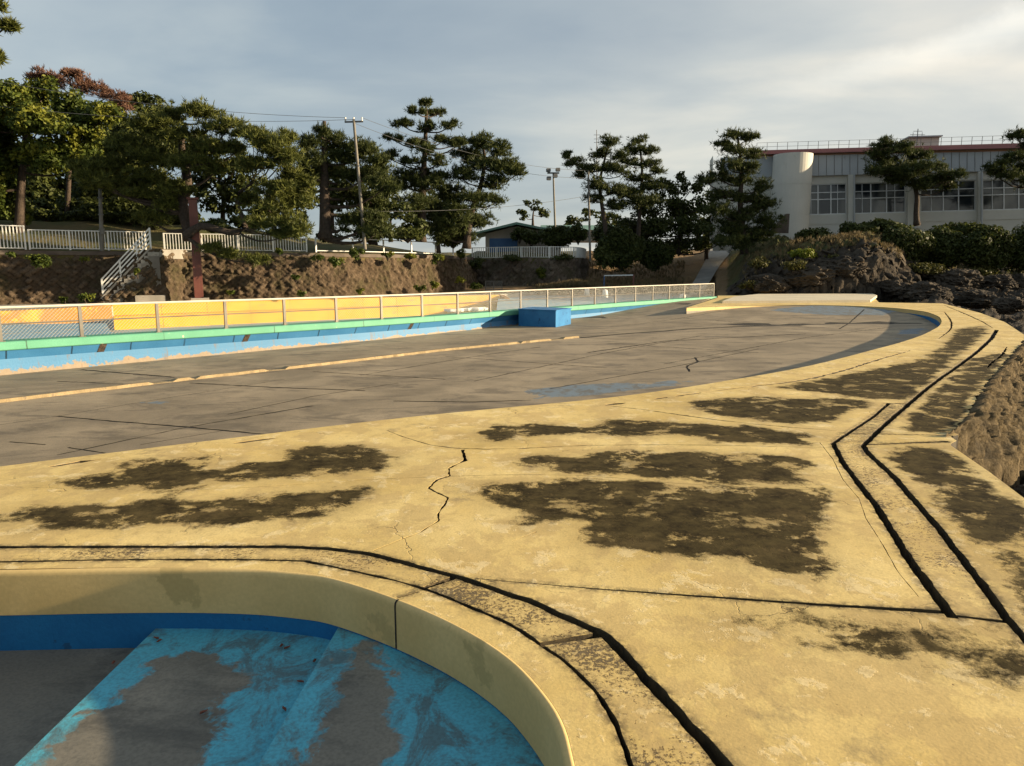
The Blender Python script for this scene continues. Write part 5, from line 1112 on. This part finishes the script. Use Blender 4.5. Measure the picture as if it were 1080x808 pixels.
g.add(slab(752, 1160, sill, slope(262), .4), BOXF); g.add(slab(752, 1160, botw, sill, .4, .05), BOXF); g.add(slab(752, 1160, fas_b, topw, .4), BOXF)
prev = 752
for a, b in bays:
    g.add(slab(prev, a, topw, botw, .4), BOXF); prev = b
g.add(slab(prev, 1160, topw, botw, .4), BOXF)
q0 = BF(752, 172); zt = q0[2]
back = np.array([*(-bn * 3.5), 0])
g.add([BF(752, 255), BF(752, 164), BF(752, 164) + back, BF(752, 255) + back], [(0, 1, 2, 3)])
g.build('wall', M['bldg'], bl)
G().add(slab(842, 1160, fas_t, fas_b, .5, .28), BOXF).build('cladding', M['panel'], bl)
g = G(); g.add(slab(760, 846, fas_t, fas_b, .5, .1), BOXF); g.build('cladding', M['panel'], bl)
g = G()
for k in range(38):
    x = 846 + k * 8.2; g.add(slab(x, x + .5, fas_t, fas_b, .05, .30), BOXF)
g.build('cladding_joints', M['galv'], bl)
for a, b in ((893.5, 900), (956, 970), (1030, 1035), (1093, 1098)):
    G().add(slab(a, b, fas_b, slope(244), .3, .35), BOXF).build('pilaster', M['bldg'], bl)
for bi, (a, b) in enumerate(bays):
    fr = G(); wdt = b - a; xs = [0, .16, .33, .64, .80, 1.0] if bi < 2 else [0, .2, .42, .7, 1.0]
    top_, bot_ = slope(195.0), slope(226.4)
    for f in xs:
        x = a + f * wdt; ww = 1.1 if f in (.33, .64, 0, 1.0, .42, .7) else .6
        fr.add(slab(x - ww / 2, x + ww / 2, top_, bot_, .12, -.10), BOXF)
    for fy in (0, .27, .5, 1.0):
        yy = 195.0 + 31.4 * fy; fr.add(slab(a, b, slope(yy - .45), slope(yy + .45), .1, -.09), BOXF)
    f_ = fr.build('window', M['mullion'], bl)
    G2_ = G().add(slab(a, b, top_, bot_, .05, -.17), BOXF)
    pane = link_mesh('pane', np.array(G2_.v) - 0, G2_.f, M['glass'], bl)
    pane.parent = f_
# roof
g = G(); t0, t1 = BF(797, roof_t(797)), BF(1160, roof_t(1160)); b0, b1 = BF(797, roof_b(797)), BF(1160, roof_b(1160)); o1 = np.array([*(bn * .7), 0])
g.add([b0 + o1, b1 + o1, t1 + o1 * .3, t0 + o1 * .3, t1 + back, t0 + back, b0 + back, b1 + back], [(0, 1, 2, 3), (3, 2, 4, 5), (0, 3, 5, 6), (1, 7, 4, 2), (0, 6, 7, 1)]); g.build('roof', M['redroof'], bl)
# round tower
tb = BF(830, 240); R_ = 1.62; cc = np.array([tb[0], tb[1]]) + bn * .9; zt = PD(830, 163.5, cc[1])[2]
g = G(); seg = 40; V = []
levels = [(3.0, 1), (zt - 5.1, 1), (zt - 5.1, .985), (zt - 5.05, .985), (zt - 5.05, 1), (zt - 2.6, 1), (zt - 2.6, .985), (zt - 2.55, .985), (zt - 2.55, 1), (zt, 1), (zt, .93), (zt - .2, .93)]
for z_, s_ in levels:
    for k in range(seg): a_ = 2 * math.pi * k / seg; V.append((cc[0] + R_ * s_ * math.cos(a_), cc[1] + R_ * s_ * math.sin(a_), z_))
Fc = [(i * seg + k, i * seg + (k + 1) % seg, (i + 1) * seg + (k + 1) % seg, (i + 1) * seg + k) for i in range(len(levels) - 1) for k in range(seg)] + [tuple((len(levels) - 1) * seg + k for k in range(seg))]
g.add(V, Fc); g.build('round_tower', M['bldg'], bl, False)
for x in (899.5, 963, 1033, 1096):
    G().bar(BF(x, slope(186)(x)) + [*(bn * .45), 0], BF(x, slope(248)(x)) + [*(bn * .45), 0], .11, .11).build('downpipe', M['panel'], bl)
# roof railing and rooftop hut, antenna
g = G(); rb = []
for x in np.arange(800, 1160, 11.0):
    p = BF(x, roof_t(x)) - [*(bn * 1.2), 0]; rb.append(p); g.bar(p, p + [0, 0, .85], .03, .03)
for a, b in zip(rb[:-1], rb[1:]):
    for z_ in (.85, .5): g.bar(a + [0, 0, z_], b + [0, 0, z_], .022, .022)
g.build('roof_railing', M['galv'], bl)
p = BF(992, 152) - [*(bn * 5), 0]; g = G(); g.box(p + [0, 0, .55], (2.5, 2, 1.3), bx); g.build('rooftop_hut', M['bldg'], bl); G().box(p + [*(bn * .15), 1.27], (2.8, 2.4, .1), bx).build('rooftop_hut_roof', M['panel'], bl)
an = thing('antenna', BF(980, 151) - [*(bn * 3), 0], 'thin rooftop television antenna beside the small rooftop hut', 'antenna'); p = np.array(an.location); g = G(); g.bar(p, p + [0, 0, 1.7], .05, .05); g.build('mast', M['darkmetal'], an); g = G()
for z_, l_ in ((1.2, .65), (1.5, .4), (.9, .3)): g.bar(p + [-l_, 0, z_], p + [l_, 0, z_], .035, .035)
for dx in (-.4, .4): g.bar(p + [dx, 0, 1.05], p + [dx, 0, 1.4], .03, .03)
g.build('elements', M['darkmetal'], an)
# dark timber fin and low fence by the path top
p0 = PD(813, 246, 58); g = G(); g.add([p0, p0 + [1.4, 0, 0], p0 + [1.4, 0, 1.5], p0 + [1.15, 0, 1.5], p0 + [0, .3, .1]] + [q + [0, .25, 0] for q in [p0, p0 + [1.4, 0, 0], p0 + [1.4, 0, 1.5], p0 + [1.15, 0, 1.5], p0 + [0, .3, .1]]],
    [(0, 1, 2, 3, 4), (9, 8, 7, 6, 5), (0, 5, 6, 1), (1, 6, 7, 2), (2, 7, 8, 3), (3, 8, 9, 4), (4, 9, 5, 0)]); tag(g.build('wing_wall', M['timber'], None, origin=p0), 'dark triangular wing wall beside the round tower foot', 'wall')
g = G(); a, b = PD(698, 265, 79), PD(768, 264, 80)
for k in range(40):
    q = a + (b - a) * k / 39; g.box(q + [0, 0, -.6], (.15, .06, 1.5), (1, 0))
g.bar(a, b, .05, .08); tag(g.build('timber_fence', M['timber'], None, origin=a), 'dark board fence at the top of the uphill path', 'fence')
a, b = PD(690, 252, 76), PD(742, 252, 76); picket_fence('rail_fence', [a - [0, 0, .9], b - [0, 0, .9]], .9, 'pale railing half hidden behind the thicket above the path', .3, 2, .03)

# ---------------------------------------------------------------- hut
hp = PD(500, 262, 70); hq = PD(605, 262, 70); hz = 2.9
hut = thing('hut', (*hp[:2], hz), 'low beige hut with shallow green roof and blue shutter above the dark stone wall', 'hut')
x0, x1 = PD(512, 262, 70)[0], PD(592, 262, 70)[0]; ev = PD(512, 246.5, 70)[2]; rg = PD(543, 238.5, 70)[2]
g = G(); g.add([(x0, 70, hz), (x1, 70, hz), (x1, 70, ev), (PD(545, 0, 70)[0], 70, rg), (x0, 70, ev)] + [(x0, 77, hz), (x1, 77, hz), (x1, 77, ev), (PD(545, 0, 70)[0], 77, rg), (x0, 77, ev)], [(0, 1, 2, 3, 4), (9, 8, 7, 6, 5), (0, 4, 9, 5), (1, 6, 7, 2)]); g.build('wall', M['hutwall'], hut)
xm = PD(545, 0, 70)[0]; g = G(); xa, xb = PD(499, 0, 70)[0], PD(600, 0, 70)[0]; za, zb = PD(0, 247.5, 70)[2], PD(0, 247.5, 70)[2]
q = [(xa, 69, za), (xm, 69, rg + .1), (xb, 69, zb), (xb, 69, zb + .16), (xm, 69, rg + .32), (xa, 69, za + .16)]
g.add(q + [(a_, 78, c_) for a_, b_, c_ in q], [(0, 1, 4, 5), (1, 2, 3, 4), (5, 4, 10, 11), (4, 3, 9, 10), (0, 6, 7, 1), (1, 7, 8, 2), (6, 11, 10, 7), (7, 10, 9, 8), (0, 5, 11, 6), (2, 8, 9, 3)]); g.build('roof', M['hutroof'], hut)
g = G(); s0, s1 = PD(515, 0, 70)[0], PD(546, 0, 70)[0]; zt_ = PD(0, 251.5, 70)[2]
g.box(((s0 + s1) / 2, 69.96, (hz + zt_) / 2), (s1 - s0, .06, zt_ - hz)); 
for k in range(9): g.box(((s0 + s1) / 2, 69.92, hz + (zt_ - hz) * (k + .5) / 9), (s1 - s0, .03, .02))
g.build('shutter', M['shutter'], hut)
h2 = thing('hut', PD(612, 250, 74), 'second green-roofed hut mostly hidden behind bushes right of the first', 'hut'); p = PD(612, 240, 74)
g = G(); g.box(p + [0, 1.5, -.8], (7.0, 3, 1.2)); g.build('wall', M['hutwall'], h2)
g = G(); g.add([p + [-3.9, -.3, -.25], p + [3.6, -.3, -.25], p + [3.6, 2, .35], p + [-3.9, 2, .35], p + [-3.9, 4, -.2], p + [3.6, 4, -.2]], [(0, 1, 2, 3), (3, 2, 5, 4)]); g.build('roof', M['hutroof'], h2)

# ---------------------------------------------------------------- poles and wires
def pole(x0, y0, x1, y1, D_, r, label, mat='polegrey', name='utility_pole', cat='pole'):
    a = PD(x0, y0, D_); b = PD(x1, y1, D_); t = thing(name, a, label, cat); G().tube([a, b], [r, r * .72], 12).build('shaft', M[mat], t); return t, a, b
t, a, ptop = pole(385, 263, 373, 126, 45.5, .11, 'leaning grey concrete utility pole with a crossarm and wires')
g = G(); g.bar(ptop + [-.55, 0, -.15], ptop + [.55, .1, -.1], .09, .09); g.build('crossarm', M['darkmetal'], t); g = G()
for dx in (-.5, 0, .5): g.tube([ptop + [dx, 0, -.08], ptop + [dx, 0, .12]], .05, 8)
g.build('insulator', M['white'], t); g = G(); g.bar(ptop + [-.6, 0, -3.5], ptop + [-.1, 0, -3.9], .04, .04); g.build('bracket', M['darkmetal'], t)
t, a, b = pole(107.8, 266, 105, 186, 42.5, .12, 'short grey metal post with small box behind the left picket fence', 'galv', 'lamp_post'); g = G()
for k in (.3, .5, .72, .84): g.tube([a + (b - a) * k - [0, 0, .03], a + (b - a) * k + [0, 0, .03]], .15, 10)
g.build('band', M['darkmetal'], t); G().box(a + (b - a) * .28 + [.12, -.12, 0], (.2, .15, .32)).build('junction_box', M['galv'], t)
t, a, b = pole(585.5, 240, 583.5, 182, 75, .11, 'tall floodlight pole behind the hut', 'polegrey', 'floodlight_pole'); G().box(b + [0, 0, -.05], (1.2, .3, .12)).build('platform', M['darkmetal'], t)
for dx, dz in ((-.5, .2), (.45, .25), (-.45, -.6), (.2, -.35)): G().box(b + [dx, -.2, dz], (.42, .3, .36), (1, .2), .05).build('floodlight', M['darkmetal'], t)
t, a, mtop = pole(622.5, 275, 620.5, 180, 61, .10, 'slim pale mast standing in front of the slim pine'); 
t, a, b = pole(629.5, 190, 629.3, 137, 66, .04, 'thin dark aerial mast rising above the slim pines', 'darkmetal', 'aerial_mast'); g = G()
for k in (.75, .82, .9): g.bar(a + (b - a) * k + [-.25, 0, 0], a + (b - a) * k + [.25, 0, 0], .03, .03)
g.build('elements', M['darkmetal'], t)
def wire(a, b, sag, label):
    a = np.array(a); b = np.array(b); pts = [a + (b - a) * f - [0, 0, 4 * sag * f * (1 - f)] for f in np.linspace(0, 1, 18)]
    tag(G().tube(pts, .012, 4).build('overhead_wire', M['darkmetal'], None, origin=a), label, 'wire', 'overhead wires between the poles')
lw = PD(-60, 75, 42); wire(lw, ptop + [-.5, 0, .1], .5, 'upper overhead wire from the left edge to the leaning pole'); wire(PD(-60, 105, 42), ptop + [0, 0, 0], .5, 'lower overhead wire from the left edge to the leaning pole')
wire(ptop + [.5, 0, .1], mtop + [0, 0, -.0], .7, 'upper overhead wire from the leaning pole to the slim pale mast'); wire(ptop + [0, 0, -.2], mtop + [0, 0, -.6], .8, 'second overhead wire from the leaning pole to the slim pale mast'); wire(ptop + [0, 0, -5.4], mtop + [0, 0, -2.0], .4, 'low overhead wire behind the tall pines')

# ---------------------------------------------------------------- small things beyond the fence
a = PD(637, 303, 58); b = PD(668, 302, 57); fr = thing('goal_frame', a, 'thin metal frame with pale crossbar on the sand behind the pool fence', 'frame')
G().box((a[0], a[1], .5), (.07, .07, 1.4)).build('post', M['shutter'], fr); G().box((b[0], b[1], .55), (.1, .1, 1.5)).build('post', M['maroon'], fr); G().bar((a[0], a[1], 1.2), (b[0], b[1], 1.25), .07, .09).build('crossbar', M['white'], fr)
a = PD(512, 306, 57); gt = thing('wire_gate', a, 'small wire mesh gate frame at the end of the long stone wall', 'gate'); g = G(); zt_ = a[2] + .65
for dx in (0, .65, 1.3): g.box((a[0] + dx, a[1], a[2] + .35), (.05, .05, .75))
for z_ in (a[2] + .05, a[2] + .7): g.bar((a[0], a[1], z_), (a[0] + 1.3, a[1], z_), .04, .04)
g.build('frame', M['galv'], gt); g = G()
for k in range(13): g.bar((a[0] + k * .1, a[1], a[2] + .05), (a[0] + k * .1, a[1], a[2] + .7), .008, .008)
for k in range(7): g.bar((a[0], a[1], a[2] + .08 + k * .1), (a[0] + 1.3, a[1], a[2] + .08 + k * .1), .008, .008)
g.build('mesh', M['wire'], gt)
for x, y, lb in ((638, 311, 'white painted bollard on the sand behind the fence, nearest the metal frame'), (619, 308.5, 'white bollard on the sand left of the metal frame'), (720, 314, 'small white bollard near the right end of the second pool')):
    p = P(x, y + 3, -.15); g = G(); hh = .5 if x != 720 else .35; g.tube([p, p + [0, 0, hh * .8], p + [0, 0, hh], p + [0, 0, hh + .06]], [.2, .18, .14, .03], 12); tag(g.build('bollard', M['white'], None, True, origin=p), lb, 'bollard', 'white bollards beyond the fence')
g = G(); a = T_at(508) + n_t * .9 ; V = []
for k in range(60):
    f = k / 59; V.append(a + np.array([(f - .5) * 1.9 * .68 + .22 * math.sin(k * .9), (f - .5) * 1.9 * .74 + .22 * math.cos(k * 1.1), .05 + .05 * abs(math.sin(k * .37))]))
g.tube(V, .055, 6)
tag(g.build('rope_heap', M['white'], None, origin=a), 'heap of pale tangled lane rope lying by the coping left of the blue block', 'rope')
